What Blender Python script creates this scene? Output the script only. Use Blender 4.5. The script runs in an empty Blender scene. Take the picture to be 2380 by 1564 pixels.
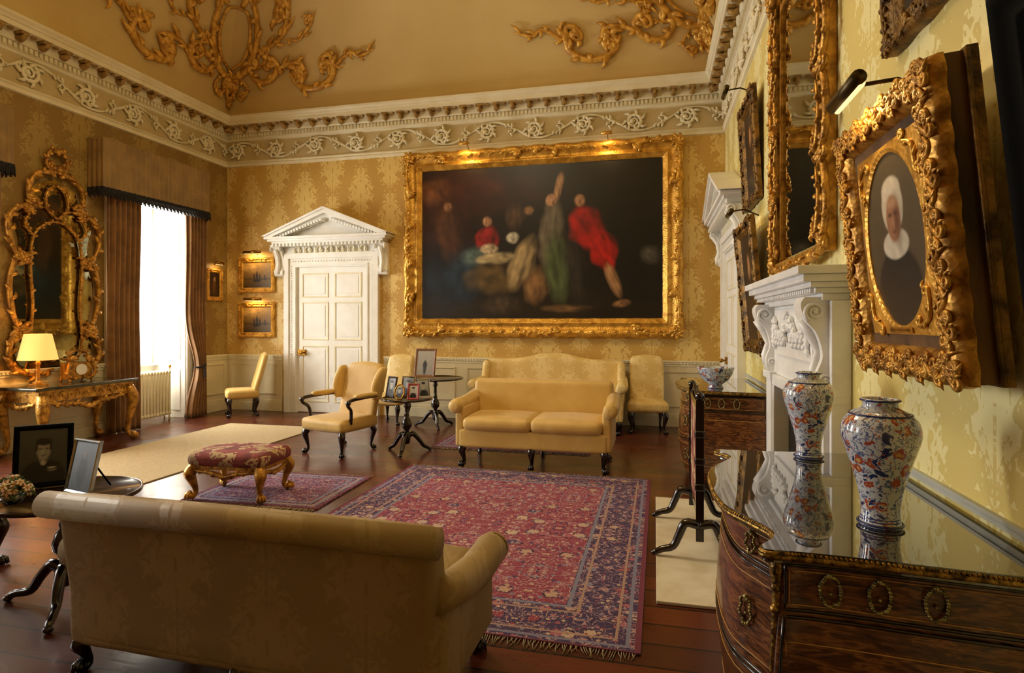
import bpy, math, random
from mathutils import Vector, noise, Matrix
random.seed(4)
L=9.3; HC=1.585; XR=1.0165; XL=-7.565; YB=-3.5
pi=math.pi; sin=math.sin; cos=math.cos
scn=bpy.context.scene
scn.view_settings.view_transform='Standard'
try: scn.view_settings.look='None'
except Exception: pass
COL=bpy.context.collection
# ------------------------------------------------------------ colour / nodes
def C(h):
    h=h.lstrip('#'); r=[]
    for i in (0,2,4):
        v=int(h[i:i+2],16)/255; r.append(v/12.92 if v<=.04045 else ((v+.055)/1.055)**2.4)
    return (r[0],r[1],r[2],1)
class NT:
    def __init__(s,name):
        s.mat=bpy.data.materials.new(name); s.mat.use_nodes=True; s.t=s.mat.node_tree
        s.b=[n for n in s.t.nodes if n.type=='BSDF_PRINCIPLED'][0]
    def n(s,ty,**k):
        a=s.t.nodes.new(ty)
        for q,v in k.items(): setattr(a,q,v)
        return a
    def l(s,a,b): s.t.links.new(a,b)
    def put(s,inp,v):
        if hasattr(v,'is_linked') or isinstance(v,bpy.types.NodeSocket): s.l(v,inp)
        else: inp.default_value=v
    def m(s,op,a,b=None,c=None):
        q=s.n('ShaderNodeMath',operation=op); s.put(q.inputs[0],a)
        if b is not None: s.put(q.inputs[1],b)
        if c is not None: s.put(q.inputs[2],c)
        return q.outputs[0]
    def mix(s,f,a,b):
        q=s.n('ShaderNodeMix',data_type='RGBA'); s.put(q.inputs[0],f); s.put(q.inputs[6],a); s.put(q.inputs[7],b); return q.outputs[2]
    def ramp(s,f,stops,interp='LINEAR'):
        q=s.n('ShaderNodeValToRGB'); q.color_ramp.interpolation=interp
        e=q.color_ramp.elements
        while len(e)<len(stops): e.new(.5)
        for i,(p,c) in enumerate(stops): e[i].position=p
        for i,(p,c) in enumerate(stops): e[i].color=c
        s.l(f,q.inputs[0]); return q.outputs[0]
    def co(s):
        tc=s.n('ShaderNodeTexCoord'); sp=s.n('ShaderNodeSeparateXYZ'); s.l(tc.outputs['Object'],sp.inputs[0]); return tc.outputs['Object'],sp.outputs
    def vec(s,x,y,z=0.0):
        q=s.n('ShaderNodeCombineXYZ'); s.put(q.inputs[0],x); s.put(q.inputs[1],y); s.put(q.inputs[2],z); return q.outputs[0]
    def noise(s,v,scale,det=2,dist=0):
        q=s.n('ShaderNodeTexNoise'); q.inputs['Scale'].default_value=scale; q.inputs['Detail'].default_value=det; q.inputs['Distortion'].default_value=dist
        if v is not None: s.l(v,q.inputs['Vector'])
        return q.outputs[0]
    def vor(s,v,scale,feature='F1'):
        q=s.n('ShaderNodeTexVoronoi',feature=feature); q.inputs['Scale'].default_value=scale
        if v is not None: s.l(v,q.inputs['Vector'])
        return q.outputs
    def bump(s,h,st=.3,d=.01):
        q=s.n('ShaderNodeBump'); q.inputs['Strength'].default_value=st; q.inputs['Distance'].default_value=d; s.l(h,q.inputs['Height']); s.l(q.outputs[0],s.b.inputs['Normal'])
    def set(s,**k):
        for q,v in k.items(): s.put(s.b.inputs[q.replace('_',' ')],v)
def mat(name,col,rough=.5,metal=0,col2=None,ns=6,bump=0,bs=40,kind='noise',coat=0,emis=None,es=0,stretch=None,sheen=0,bd=.01,spec=None):
    N=NT(name); v,x=N.co()
    if stretch:
        v=N.vec(N.m('MULTIPLY',x[0],stretch[0]),N.m('MULTIPLY',x[1],stretch[1]),N.m('MULTIPLY',x[2],stretch[2]))
    if col2 is None: col2=tuple(c*.82 for c in col[:3])+(1,)
    f=N.ramp(N.noise(v,ns,4,.6),[(.35,(0,0,0,1)),(.65,(1,1,1,1))])
    N.set(Base_Color=N.mix(f,col,col2),Roughness=rough,Metallic=metal)
    if coat: N.set(Coat_Weight=coat,Coat_Roughness=.08)
    if sheen: N.set(Sheen_Weight=sheen)
    if spec is not None: N.set(Specular_IOR_Level=spec)
    if bump:
        h=N.noise(v,bs,3) if kind=='noise' else N.vor(v,bs)[0]
        N.bump(h,bump,bd)
    if emis: N.set(Emission_Color=emis,Emission_Strength=es)
    return N.mat
def damask(name,axis,c1,c2,w=.27,hh=.46,rough=.45,soft=.05,sc=1.0):
    N=NT(name); v,x=N.co()
    if axis=='x': u=x[0]; vv=x[2]
    elif axis=='y': u=x[1]; vv=x[2]
    else: u=N.m('ADD',x[0],N.m('MULTIPLY',x[1],.6)); vv=N.m('ADD',x[2],N.m('MULTIPLY',x[1],.8))
    u=N.m('ADD',u,40.0)
    pu=N.m('PINGPONG',u,w); col=N.m('FLOOR',N.m('DIVIDE',N.m('ADD',u,w),w*2))
    off=N.m('MULTIPLY',N.m('MODULO',col,2.0),hh)
    pm=N.m('MODULO',N.m('ADD',N.m('ADD',vv,10.0),off),hh*2)
    t=N.m('DIVIDE',pm,hh*2)
    half=N.m('MULTIPLY',N.m('POWER',N.m('SINE',N.m('MULTIPLY',t,pi)),.8),w*.66)
    barb=N.m('SINE',N.m('MULTIPLY',N.m('SUBTRACT',pm,N.m('MULTIPLY',pu,1.3)),150*sc))
    edge=N.m('ADD',N.m('DIVIDE',N.m('SUBTRACT',half,pu),w),N.m('MULTIPLY',barb,.07))
    q=N.vec(pu,N.m('MULTIPLY',pm,.8),0.0)
    a=N.m('SUBTRACT',N.noise(q,17*sc,2,1.2),.5)
    spine=N.m('LESS_THAN',pu,w*.035)
    f=N.m('ADD',N.m('MULTIPLY',edge,1.1),N.m('MULTIPLY',a,2.6))
    f=N.m('SUBTRACT',f,N.m('MULTIPLY',spine,.5))
    k=N.ramp(N.m('ADD',f,.5),[(.5-soft,(0,0,0,1)),(.5+soft,(1,1,1,1))])
    big=N.ramp(N.noise(v,1.1,2),[(.3,(0,0,0,1)),(.7,(1,1,1,1))])
    c1b=tuple(c*.86 for c in c1[:3])+(1,)
    N.set(Base_Color=N.mix(k,N.mix(big,c1,c1b),c2),Roughness=N.m('SUBTRACT',rough+.12,N.m('MULTIPLY',k,.18)))
    N.bump(N.noise(v,260,1),.12,.004)
    return N.mat
def rugmat(name,hx,hy,ground,border,pal,bw=.42,sc=1.0):
    N=NT(name); v,x=N.co(); ax=N.m('ABSOLUTE',x[0]); ay=N.m('ABSOLUTE',x[1])
    d=N.m('MINIMUM',N.m('SUBTRACT',hx,ax),N.m('SUBTRACT',hy,ay))
    q=N.vec(N.m('PINGPONG',x[0],.62),N.m('PINGPONG',x[1],.8),0.0)
    def layer(g,s1,s2):
        v1=N.vor(q,s1); sp=N.n('ShaderNodeSeparateColor'); N.l(v1[1],sp.inputs[0])
        p1=N.ramp(sp.outputs[0],[(i/len(pal),c) for i,c in enumerate(pal)],'CONSTANT')
        wob=N.m('ADD',v1[0],N.m('MULTIPLY',N.m('SUBTRACT',N.noise(q,s2*2.2,2,.5),.5),.35))
        a=N.mix(N.m('LESS_THAN',wob,.34),g,p1)
        a=N.mix(N.m('MULTIPLY',N.m('GREATER_THAN',wob,.3),N.m('LESS_THAN',wob,.37)),a,C('1c1f3c'))
        v2=N.vor(q,s2); sp2=N.n('ShaderNodeSeparateColor'); N.l(v2[1],sp2.inputs[0])
        p2=N.ramp(sp2.outputs[1],[(i/len(pal),c) for i,c in enumerate(pal[::-1])],'CONSTANT')
        a=N.mix(N.m('LESS_THAN',v2[0],.33),a,p2)
        v3=N.vor(q,s2*2.1); a=N.mix(N.m('LESS_THAN',v3[0],.22),a,C('b09490'))
        ln=N.m('LESS_THAN',N.m('ABSOLUTE',N.m('SUBTRACT',N.noise(q,s2*.6,2,.8),.5)),.02)
        return N.mix(ln,a,C('b08e90'))
    F=layer(ground,6.5*sc,23*sc); B=layer(border,9*sc,28*sc)
    c=N.mix(N.m('GREATER_THAN',d,bw),B,F)
    for lo,hi,cc in [(0,.03,'6d3444'),(.055,.075,'7a8098'),(.115,.13,'a88c7c'),(bw-.085,bw-.07,'a88c7c'),(bw-.03,bw-.008,'7a8098')]:
        if bw<.3 and lo==.115: continue
        k=N.m('MULTIPLY',N.m('GREATER_THAN',d,lo),N.m('LESS_THAN',d,hi)); c=N.mix(k,c,C(cc))
    c=N.mix(.16,c,C('8a6070'))
    N.set(Base_Color=c,Roughness=.95,Specular_IOR_Level=.1); N.bump(N.noise(v,180,2),.5,.004)
    return N.mat
# ------------------------------------------------------------ mesh builder
class MB:
    def __init__(s): s.v=[];s.f=[];s.m=[];s.s=[]
    def add(s,vs,fs,mi=0,f=None,sm=False):
        o=len(s.v)
        if f: vs=[f(*p) for p in vs]
        s.v+=[tuple(p) for p in vs]
        for q in fs: s.f.append(tuple(i+o for i in q)); s.m.append(mi); s.s.append(sm)
    def box(s,x0,x1,y0,y1,z0,z1,mi=0,f=None):
        vs=[(x,y,z) for z in (z0,z1) for y in (y0,y1) for x in (x0,x1)]
        s.add(vs,[(0,2,3,1),(4,5,7,6),(0,1,5,4),(2,6,7,3),(0,4,6,2),(1,3,7,5)],mi,f)
    def rbox(s,x0,x1,y0,y1,z0,z1,r=.03,puff=0,mi=0,f=None,md=7):
        c=((x0+x1)/2,(y0+y1)/2,(z0+z1)/2); h=((x1-x0)/2,(y1-y0)/2,(z1-z0)/2); r=min(r,h[0]*.98,h[1]*.98,h[2]*.98)
        def ax(hh):
            a=[-hh+r*j/3 for j in range(3)]
            b=[-hh+r+(2*hh-2*r)*j/md for j in range(md+1)]
            return a+b+[-q for q in a[::-1]]
        A=[ax(q) for q in h]; idx={}; vs=[]; fs=[]
        def V(i,j,k):
            key=(i,j,k)
            if key in idx: return idx[key]
            p=[A[0][i],A[1][j],A[2][k]]; inn=[max(-(h[q]-r),min(h[q]-r,p[q])) for q in range(3)]
            dl=Vector([p[q]-inn[q] for q in range(3)])
            if dl.length>1e-9: 
                mx=max(abs(dl.x),abs(dl.y),abs(dl.z)); dl=dl.normalized()*mx
            p=[inn[q]+dl[q] for q in range(3)]
            if puff:
                g=[max(0,1-(p[q]/h[q])**2) for q in range(3)]; t=[p[q]/h[q] for q in range(3)]
                p[2]+=puff*t[2]*g[0]**.5*g[1]**.5; p[1]+=puff*t[1]*g[0]**.5*g[2]**.5*.7; p[0]+=puff*t[0]*g[1]**.5*g[2]**.5*.7
            idx[key]=len(vs); vs.append((p[0]+c[0],p[1]+c[1],p[2]+c[2])); return idx[key]
        n=len(A[0])-1
        for i in range(n):
            for j in range(n):
                fs.append((V(i,j,0),V(i,j+1,0),V(i+1,j+1,0),V(i+1,j,0))); fs.append((V(i,j,n),V(i+1,j,n),V(i+1,j+1,n),V(i,j+1,n)))
                fs.append((V(i,0,j),V(i+1,0,j),V(i+1,0,j+1),V(i,0,j+1))); fs.append((V(i,n,j),V(i,n,j+1),V(i+1,n,j+1),V(i+1,n,j)))
                fs.append((V(0,i,j),V(0,i,j+1),V(0,i+1,j+1),V(0,i+1,j))); fs.append((V(n,i,j),V(n,i+1,j),V(n,i+1,j+1),V(n,i,j+1)))
        s.add(vs,fs,mi,f,True)
    def lathe(s,prof,c=(0,0,0),seg=24,mi=0,f=None,sx=1,sy=1,sm=True):
        vs=[];fs=[]
        for r,z in prof:
            for k in range(seg):
                a=2*pi*k/seg; vs.append((c[0]+r*cos(a)*sx,c[1]+r*sin(a)*sy,c[2]+z))
        for i in range(len(prof)-1):
            for k in range(seg):
                k2=(k+1)%seg; fs.append((i*seg+k,i*seg+k2,(i+1)*seg+k2,(i+1)*seg+k))
        s.add(vs,fs,mi,f,sm)
        s.add([vs[k] for k in range(seg)][::-1],[tuple(range(seg))],mi,f)
        s.add([vs[(len(prof)-1)*seg+k] for k in range(seg)],[tuple(range(seg))],mi,f)
    def tube(s,pts,rad,seg=6,mi=0,closed=False,f=None):
        P=[Vector(p) for p in pts]; n=len(P)
        if not isinstance(rad,(list,tuple)): rad=[rad]*n
        vs=[];fs=[]; up=None
        for i in range(n):
            a=P[(i-1)%n] if (closed or i>0) else P[i]; b=P[(i+1)%n] if (closed or i<n-1) else P[i]
            t=(b-a); t=t.normalized() if t.length>1e-9 else Vector((0,0,1))
            if up is None:
                up=Vector((0,0,1)) if abs(t.z)<.9 else Vector((1,0,0))
            up=up-t*up.dot(t); up=up.normalized() if up.length>1e-6 else t.orthogonal().normalized()
            w=t.cross(up)
            for k in range(seg):
                q=2*pi*k/seg; vs.append(P[i]+(up*cos(q)+w*sin(q))*rad[i])
        for i in range(n if closed else n-1):
            i2=(i+1)%n
            for k in range(seg):
                k2=(k+1)%seg; fs.append((i*seg+k,i*seg+k2,i2*seg+k2,i2*seg+k))
        if not closed: fs.append(tuple(range(seg))[::-1]); fs.append(tuple((n-1)*seg+k for k in range(seg)))
        s.add(vs,fs,mi,f,True)
    def prism(s,poly,y0,y1,mi=0,f=None,ax='xz'):
        n=len(poly)
        if ax=='xz': vs=[(a,y0,b) for a,b in poly]+[(a,y1,b) for a,b in poly]
        elif ax=='yz': vs=[(y0,a,b) for a,b in poly]+[(y1,a,b) for a,b in poly]
        else: vs=[(a,b,y0) for a,b in poly]+[(a,b,y1) for a,b in poly]
        fs=[tuple(range(n)),tuple(range(2*n-1,n-1,-1))]+[(i,i+n,(i+1)%n+n,(i+1)%n) for i in range(n)]
        s.add(vs,fs,mi,f)
    def ribbon(s,path,x0,x1,back,mi=0):
        n=len(path); vs=[]
        for x in (x0,x1):
            for y,z in path: vs.append((x,y,z)); vs.append((x,back,z))
        o=2*n; fs=[]
        for i in range(n-1):
            a,b,c_,d=2*i,2*i+1,2*i+3,2*i+2
            fs+= [(a,b,c_,d),(o+a,o+d,o+c_,o+b),(a,d,o+d,o+a)]
        fs+=[(0,o,o+1,1),(2*n-2,2*n-1,o+2*n-1,o+2*n-2)]
        s.add(vs,fs,mi)
    def grid(s,fn,nu,nv,mi=0,sm=True):
        vs=[fn(i/nu,j/nv) for j in range(nv+1) for i in range(nu+1)]
        fs=[(j*(nu+1)+i,j*(nu+1)+i+1,(j+1)*(nu+1)+i+1,(j+1)*(nu+1)+i) for j in range(nv) for i in range(nu)]
        s.add(vs,fs,mi,None,sm)
    def ball(s,c,r,mi=0,sx=1,sy=1,sz=1,seg=12):
        pr=[(max(.001,r*sin(pi*i/8)),-r*sz*cos(pi*i/8)) for i in range(9)]
        s.lathe(pr,c,seg,mi,None,sx,sy)
    def obj(s,name,mats,parent=None,bev=0,**kw):
        me=bpy.data.meshes.new(name); me.from_pydata(s.v,[],s.f); me.validate(); 
        if not isinstance(mats,(list,tuple)): mats=[mats]
        for m_ in mats: me.materials.append(m_)
        if len(me.polygons)==len(s.f):
            me.polygons.foreach_set('material_index',s.m); me.polygons.foreach_set('use_smooth',s.s)
        me.update()
        import bmesh
        bm=bmesh.new(); bm.from_mesh(me); bmesh.ops.recalc_face_normals(bm,faces=bm.faces); bm.to_mesh(me); bm.free()
        o=bpy.data.objects.new(name,me); COL.objects.link(o)
        if parent: o.parent=parent
        if bev:
            b=o.modifiers.new('bevel','BEVEL'); b.width=bev; b.segments=2; b.limit_method='ANGLE'
        for k,v in kw.items(): o[k]=v
        return o
def thing(name,label,cat,loc,rot=0,tilt=0,group=None):
    e=bpy.data.objects.new(name,None); COL.objects.link(e); e.empty_display_size=.1
    e.location=loc; e.rotation_euler=(tilt,0,math.radians(rot)); e['label']=label; e['category']=cat
    if group: e['group']=group
    return e
def catmull(pts,k=6):
    P=[Vector(p) for p in pts]; P=[P[0]*2-P[1]]+P+[P[-1]*2-P[-2]]; o=[]
    for i in range(1,len(P)-2):
        for j in range(k):
            t=j/k; a,b,c,d=P[i-1],P[i],P[i+1],P[i+2]
            o.append(.5*((2*b)+(c-a)*t+(2*a-5*b+4*c-d)*t*t+(3*b-a-3*c+d)*t**3))
    o.append(P[-2]); return o
def curl(p,d,R,sg,n=14,turn=1.3):
    d=d.normalized(); pr=Vector((-d.y,d.x))*sg; c=p+pr*R; o=[]
    for i in range(1,n+1):
        a=sg*i/n*2*pi*turn; rr=R*(1-.78*i/n); w=-pr; o.append(c+Vector((w.x*cos(a)-w.y*sin(a),w.x*sin(a)+w.y*cos(a)))*rr)
    return o
def flourish(mb,mp,pts,r=.04,leaf=.12,nl=8,c0=0,c1=0,cr=.1,mi=0,out=.03,seg=6,mir=False,k=6):
    path=catmull([Vector(p) for p in pts],k)
    if c1: path=path+curl(path[-1],path[-1]-path[-2],cr,c1)
    if c0: path=curl(path[0],path[0]-path[1],cr,c0)[::-1]+path
    n=len(path); rad=[r*(.35+.65*max(0,sin(pi*(i+.5)/n))**.6) for i in range(n)]
    for sx in ((1,-1) if mir else (1,)):
        mb.tube([mp(p.x*sx,p.y,out) for p in path],rad,seg,mi)
        for j in range(nl):
            i=int((j+.5)/nl*(n-2))+1; p=path[i]; d=(path[min(n-1,i+1)]-path[i-1]).normalized(); sd=1 if j%2 else -1
            pr=Vector((-d.y,d.x))*sd; lf=leaf*(.6+.5*((j*7)%5)/5)
            T=(0,.25,.5,.75,1)
            q=[p+pr*lf*(t*(1.15-.35*t))+d*lf*(.1*t+.75*t*t) for t in T]
            mb.tube([mp(a.x*sx,a.y,out*(1+.8*sin(pi*t))) for a,t in zip(q,T)],[rad[i]*.7,r*.85,r*.8,r*.5,r*.12],5,mi)
def frame_rect(mb,w,h,prof,n=1,amp=0,per=.3,mi=0,seed=0):
    base=[]
    for sd in range(4):
        for i in range(n): base.append((sd,i/n))
    N_=len(base); vs=[];fs=[]
    for ins,out in prof:
        a=w/2-ins; b=h/2-ins
        for sd,t in base:
            x,z=[(-a+2*a*t,-b),(a,-b+2*b*t),(a-2*a*t,b),(-a,b-2*b*t)][sd]
            ln=(w if sd%2==0 else h); c_=max(1,round(ln/per)); e=amp*(.5-.5*cos(2*pi*t*c_))*(1 if ins<.04 else .2) if amp else 0
            nx,nz=[(0,-1),(1,0),(0,1),(-1,0)][sd]
            vs.append((x+nx*e,-out-(e*.25 if ins>0 else 0),z+nz*e))
    for i in range(len(prof)-1):
        for k in range(N_):
            k2=(k+1)%N_; fs.append((i*N_+k,i*N_+k2,(i+1)*N_+k2,(i+1)*N_+k))
    mb.add(vs,fs,mi,None,n>1)
def paint(name,w,h,nx,nz,fn,parent,y,matl,oval=False,**kw):
    vs=[];cols=[];fs=[]
    for j in range(nz+1):
        for i in range(nx+1):
            u=i/nx; v=j/nz; x=(u-.5)*w; z=(v-.5)*h
            if oval:
                a=u*2*pi; rr=v; x=cos(a)*rr*w/2; z=sin(a)*rr*h/2; uu=x/w+.5; vv=z/h+.5
            else: uu,vv=u,v
            vs.append((x,y,z)); cols.append(fn(uu,vv))
    for j in range(nz):
        for i in range(nx): fs.append((j*(nx+1)+i,j*(nx+1)+i+1,(j+1)*(nx+1)+i+1,(j+1)*(nx+1)+i))
    me=bpy.data.meshes.new(name); me.from_pydata(vs,[],fs)
    ca=me.color_attributes.new(name='Col',type='FLOAT_COLOR',domain='POINT')
    flat=[]
    for c in cols: flat+=[max(0,c[0]),max(0,c[1]),max(0,c[2]),1]
    ca.data.foreach_set('color',flat); me.materials.append(matl); me.update()
    o=bpy.data.objects.new(name,me); COL.objects.link(o); o.parent=parent
    for k,v_ in kw.items(): o[k]=v_
    return o
def painter(bg,blobs,asp=1,nz=.25,ns=5,warp=.22,fold=.55):
    B=[(cx*asp,cz,rx*asp,rz,math.radians(an),C(col),so) for cx,cz,rx,rz,an,col,so in blobs]
    def fn(u,v):
        c=Vector(bg(u,v)[:3]); X=u*asp
        for cx,cz,rx,rz,an,col,so in B:
            dx=X-cx; dz=v-cz
            if abs(dx)>2.2*max(rx,rz) or abs(dz)>2.2*max(rx,rz): continue
            a=(dx*cos(an)+dz*sin(an))/rx; b=(-dx*sin(an)+dz*cos(an))/rz; q=math.sqrt(a*a+b*b)
            q+=warp*noise.noise(Vector((X*11,v*11,cx*9)))
            if q<1+so:
                k=1 if q<1-so else (1+so-q)/(2*so); sh=.85+fold*noise.noise(Vector((a*2.2+cx*5,b*1.4+a,cz*7)))+fold*.5*noise.noise(Vector((a*4.5,b*3,cx*3)))-.3*a*(fold/.55)
                c=c.lerp(Vector(col[:3])*max(.12,sh),k)
        g=1+nz*noise.noise(Vector((X*ns*4,v*ns*4,3)))
        return c*g
    return fn
# ------------------------------------------------------------ materials
gold=mat('gilt',C('d8a246'),.4,.55,C('86591c'),14,.6,55,'vor',bd=.004)
gold2=mat('gilt_dark',C('8a6426'),.45,.5,C('3e2a10'),12,.6,60,'vor',bd=.004)
gilt_frame=mat('gilt_frame',C('e2ae4a'),.36,.55,C('ac7a24'),8,.7,48,'vor',bd=.005)
oldwood=mat('frame_side_wood',C('74502a'),.5,.1,C('2e1c0c'),6,.5,30,'noise',stretch=(1,1,.3),bd=.004)
plaster=mat('cream_plaster',C('eae2c4'),.65,0,C('e0d4ae'),3)
frbg=mat('frieze_ground',C('c6b283'),.75,0,C('b8a474'),3)
dado=mat('dado_paint',C('ddd0ac'),.55,0,C('d0c49e'),2)
cove=mat('cove_paint',C('d6bc7c'),.75,0,C('cdb06e'),.8)
white=mat('white_paint',C('f1efe8'),.45,0,C('e8e5da'),3)
marble=mat('white_marble',C('f4f4f2'),.3,0,C('e0e0de'),4,0)
hearthm=mat('cream_marble',C('e2dcc8'),.35,0,C('cfc4a8'),5)
railm=mat('grey_rail_paint',C('b4b6ac'),.45,0,C('a6a89e'),3)
mahog=mat('dark_mahogany',C('1c0a06'),.2,0,C('0e0504'),8,coat=.5,stretch=(1,1,.3))
black=mat('black',C('060504'),.85,spec=.1)
navy=mat('navy_fringe',C('15161c'),.8,0,C('221d18'),30,.6,120)
curt=mat('curtain_silk',C('9a7042'),.6,0,C('7a5632'),4,.2,150,sheen=.3)
curt2=mat('pelmet_silk',C('98763c'),.6,0,C('80622e'),4,.2,150,sheen=.3)
carp=mat('beige_carpet',C('b8a47c'),.95,0,C('ac966e'),40,.5,300)
brass=mat('brass',C('b98a3a'),.3,.9,C('8a6222'),20)
ormolu=mat('ormolu',C('a8843e'),.35,.8,C('3a2c14'),40,.5,110,'vor',bd=.003)
wreathm=mat('wreath_bronze',C('b8ac6c'),.35,.6,C('4a4426'),60,.4,120,'vor',bd=.002)
mirror=mat('mirror_glass',C('a8a488'),.03,1,C('989478'),2)
silver=mat('silver',C('c8c8c4'),.2,1,C('a8a8a4'),10)
redlea=mat('red_leather',C('9a2418'),.4)
woodm=mat('mid_wood',C('8a5a30'),.4,0,C('6a4020'),8)
damX=damask('wall_damask_back','x',C('c89e4a'),C('ddbe72'))  # one wall silk in three tints, each wall's light put into its colour
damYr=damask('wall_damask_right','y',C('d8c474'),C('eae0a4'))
damYl=damask('wall_damask_left_shaded','y',C('8e6e32'),C('a08446'))  # same silk darkened, the left wall's shade is in the colour
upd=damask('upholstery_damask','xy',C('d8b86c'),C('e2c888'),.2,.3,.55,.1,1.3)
upp=damask('sofa_damask','xy',C('9a8256'),C('a28c60'),.22,.33,.6,.16,1.3)  # darker tint: shade on the sofa's back is put into this colour
ups=mat('yellow_silk',C('d4b062'),.5,0,C('c8a252'),4,.15,200,sheen=.2)
cgold=mat('cove_gilding',C('ecb850'),.36,.2,C('b07c28'),10,.4,45,'vor',bd=.003)
# floor
N=NT('oak_floor'); v,x=N.co()
row=N.m('DIVIDE',N.m('ADD',x[1],20.0),.2); ri=N.m('FLOOR',row); fr_=N.m('FRACT',row)
rn=N.n('ShaderNodeTexWhiteNoise',noise_dimensions='1D'); N.l(ri,rn.inputs['W'])
gr=N.noise(N.vec(N.m('ADD',N.m('MULTIPLY',x[0],1.0),N.m('MULTIPLY',rn.outputs[0],9.0)),N.m('MULTIPLY',x[1],22.0)),3,5,.4)
gap=N.m('LESS_THAN',N.m('ABSOLUTE',N.m('SUBTRACT',fr_,.5)),.465)
plank=N.mix(rn.outputs[0],C('4e2010'),C('743418'))
base=N.mix(N.m('MULTIPLY',gr,.75),plank,C('2c1008'))
N.set(Base_Color=N.mix(gap,C('0c0402'),base),Roughness=N.m('ADD',.17,N.m('MULTIPLY',N.noise(v,2.6,4),.28)),Coat_Weight=.2,Coat_Roughness=.14)
N.bump(N.m('ADD',gap,N.m('MULTIPLY',gr,.25)),.5,.004); floorm=N.mat
# veneer
N=NT('kingwood_veneer'); v,x=N.co()
wv=N.noise(N.vec(N.m('MULTIPLY',x[0],3.0),N.m('MULTIPLY',x[1],3.0),N.m('MULTIPLY',x[2],16.0)),3,5,1.6)
N.set(Base_Color=N.ramp(wv,[(.3,C('2a140a')),(.5,C('5c341a')),(.62,C('86562e')),(.75,C('42240f'))]),Roughness=.26,Coat_Weight=.35,Coat_Roughness=.08); veneer=N.mat
inlay=mat('inlay',C('c89a50'),.4)
N=NT('commode_top'); v,x=N.co()
N.set(Base_Color=N.mix(N.noise(v,6,4,1),C('3a3428'),C('24221a')),Roughness=.03,IOR=2.0,Coat_Weight=1,Coat_Roughness=.01); ctop=N.mat
def porc(name,s1):
    N=NT(name); v,x=N.co()
    a=N.vor(v,s1); b=N.vor(v,s1*2.6); nn=N.noise(v,s1*.9,3,1.2); n2=N.noise(v,s1*2.4,3,.6)
    wob=N.m('ADD',a[0],N.m('MULTIPLY',N.m('SUBTRACT',n2,.5),.7))
    c=N.mix(N.m('LESS_THAN',N.m('ABSOLUTE',N.m('SUBTRACT',n2,.5)),.028),C('ccd3da'),C('5a6a96'))
    c=N.mix(N.m('LESS_THAN',wob,.3),c,C('a8503c'))
    c=N.mix(N.m('LESS_THAN',wob,.13),c,C('d0a868'))
    c=N.mix(N.m('GREATER_THAN',nn,.62),c,C('2c3a6c'))
    c=N.mix(N.m('MULTIPLY',N.m('GREATER_THAN',nn,.59),N.m('LESS_THAN',nn,.62)),c,C('ccd3da'))
    c=N.mix(N.m('LESS_THAN',b[0],.16),c,C('b4604a'))
    c=N.mix(N.m('MULTIPLY',N.m('LESS_THAN',x[2],.035),N.m('GREATER_THAN',N.m('SINE',N.m('MULTIPLY',x[2],700.0)),.2)),c,C('2a3a72'))
    N.set(Base_Color=c,Roughness=.12,Coat_Weight=.6); return N.mat
porcelain=porc('imari_porcelain',19)
cobalt=mat('cobalt_band',C('26346a'),.15)
N=NT('needlepoint'); v,x=N.co(); a=N.vor(v,9); sp=N.n('ShaderNodeSeparateColor'); N.l(a[1],sp.inputs[0])
c=N.ramp(sp.outputs[0],[(0,C('a89068')),(.25,C('8a4440')),(.5,C('b8a078')),(.75,C('6c3430'))],'CONSTANT')
c=N.mix(N.m('LESS_THAN',N.noise(v,22,3,1),.45),c,C('7e3834')); N.set(Base_Color=c,Roughness=.9); N.bump(N.noise(v,200,2),.4,.004); needle=N.mat
N=NT('oil_paint'); at=N.n('ShaderNodeAttribute'); at.attribute_name='Col'; N.set(Base_Color=at.outputs[0],Roughness=.38); v,x=N.co(); N.bump(N.noise(v,60,3),.08,.004); oil=N.mat
N=NT('lamp_shade'); N.set(Base_Color=C('f0c878'),Roughness=.8,Emission_Color=(1,.55,.15,1),Emission_Strength=.85); shade=N.mat
N=NT('warm_bulb'); N.set(Base_Color=C('ffd890'),Emission_Color=(1,.7,.3,1),Emission_Strength=1.5); bulb=N.mat
rugA=rugmat('rug_red_persian',1.28,1.62,C('8a3e50'),C('343659'),[C('bc9e86'),C('3e446a'),C('a25c6c'),C('767e98'),C('8e404e'),C('c2ac94')],.42,1.0)
rugB=rugmat('rug_small_persian',.66,.53,C('5c3450'),C('2a2c50'),[C('a89084'),C('3a4270'),C('8a5468'),C('747c94'),C('6a3048')],.16,1.6)
rugC=rugmat('rug_far_persian',1.0,.42,C('6a3048'),C('2a2440'),[C('987068'),C('3a3560'),C('8a5058'),C('5a4a60')],.14,1.5)
# ------------------------------------------------------------ room shell
def struct(mb,name,mats,**k):
    o=mb.obj(name,mats,None,**k); o['kind']='structure'; return o
m=MB(); m.box(XL-.9,XR+.1,YB-.1,L+.1,-.12,0); struct(m,'floor',floorm)
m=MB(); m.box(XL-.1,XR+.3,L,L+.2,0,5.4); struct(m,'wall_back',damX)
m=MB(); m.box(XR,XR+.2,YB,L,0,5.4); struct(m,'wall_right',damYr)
m=MB(); m.box(XL-.9,XR+.3,YB-.2,YB,0,5.4); struct(m,'wall_front',damX)
WC=[7.62,4.47,1.32]; WH=.7; ZT=3.5; RD=.62
m=MB(); ys=[L]+[q for c in WC for q in (c+WH,c-WH)]+[YB]
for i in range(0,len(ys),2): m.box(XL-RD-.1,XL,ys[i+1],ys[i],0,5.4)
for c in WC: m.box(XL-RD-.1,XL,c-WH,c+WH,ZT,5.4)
struct(m,'wall_left',damYl)
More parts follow.
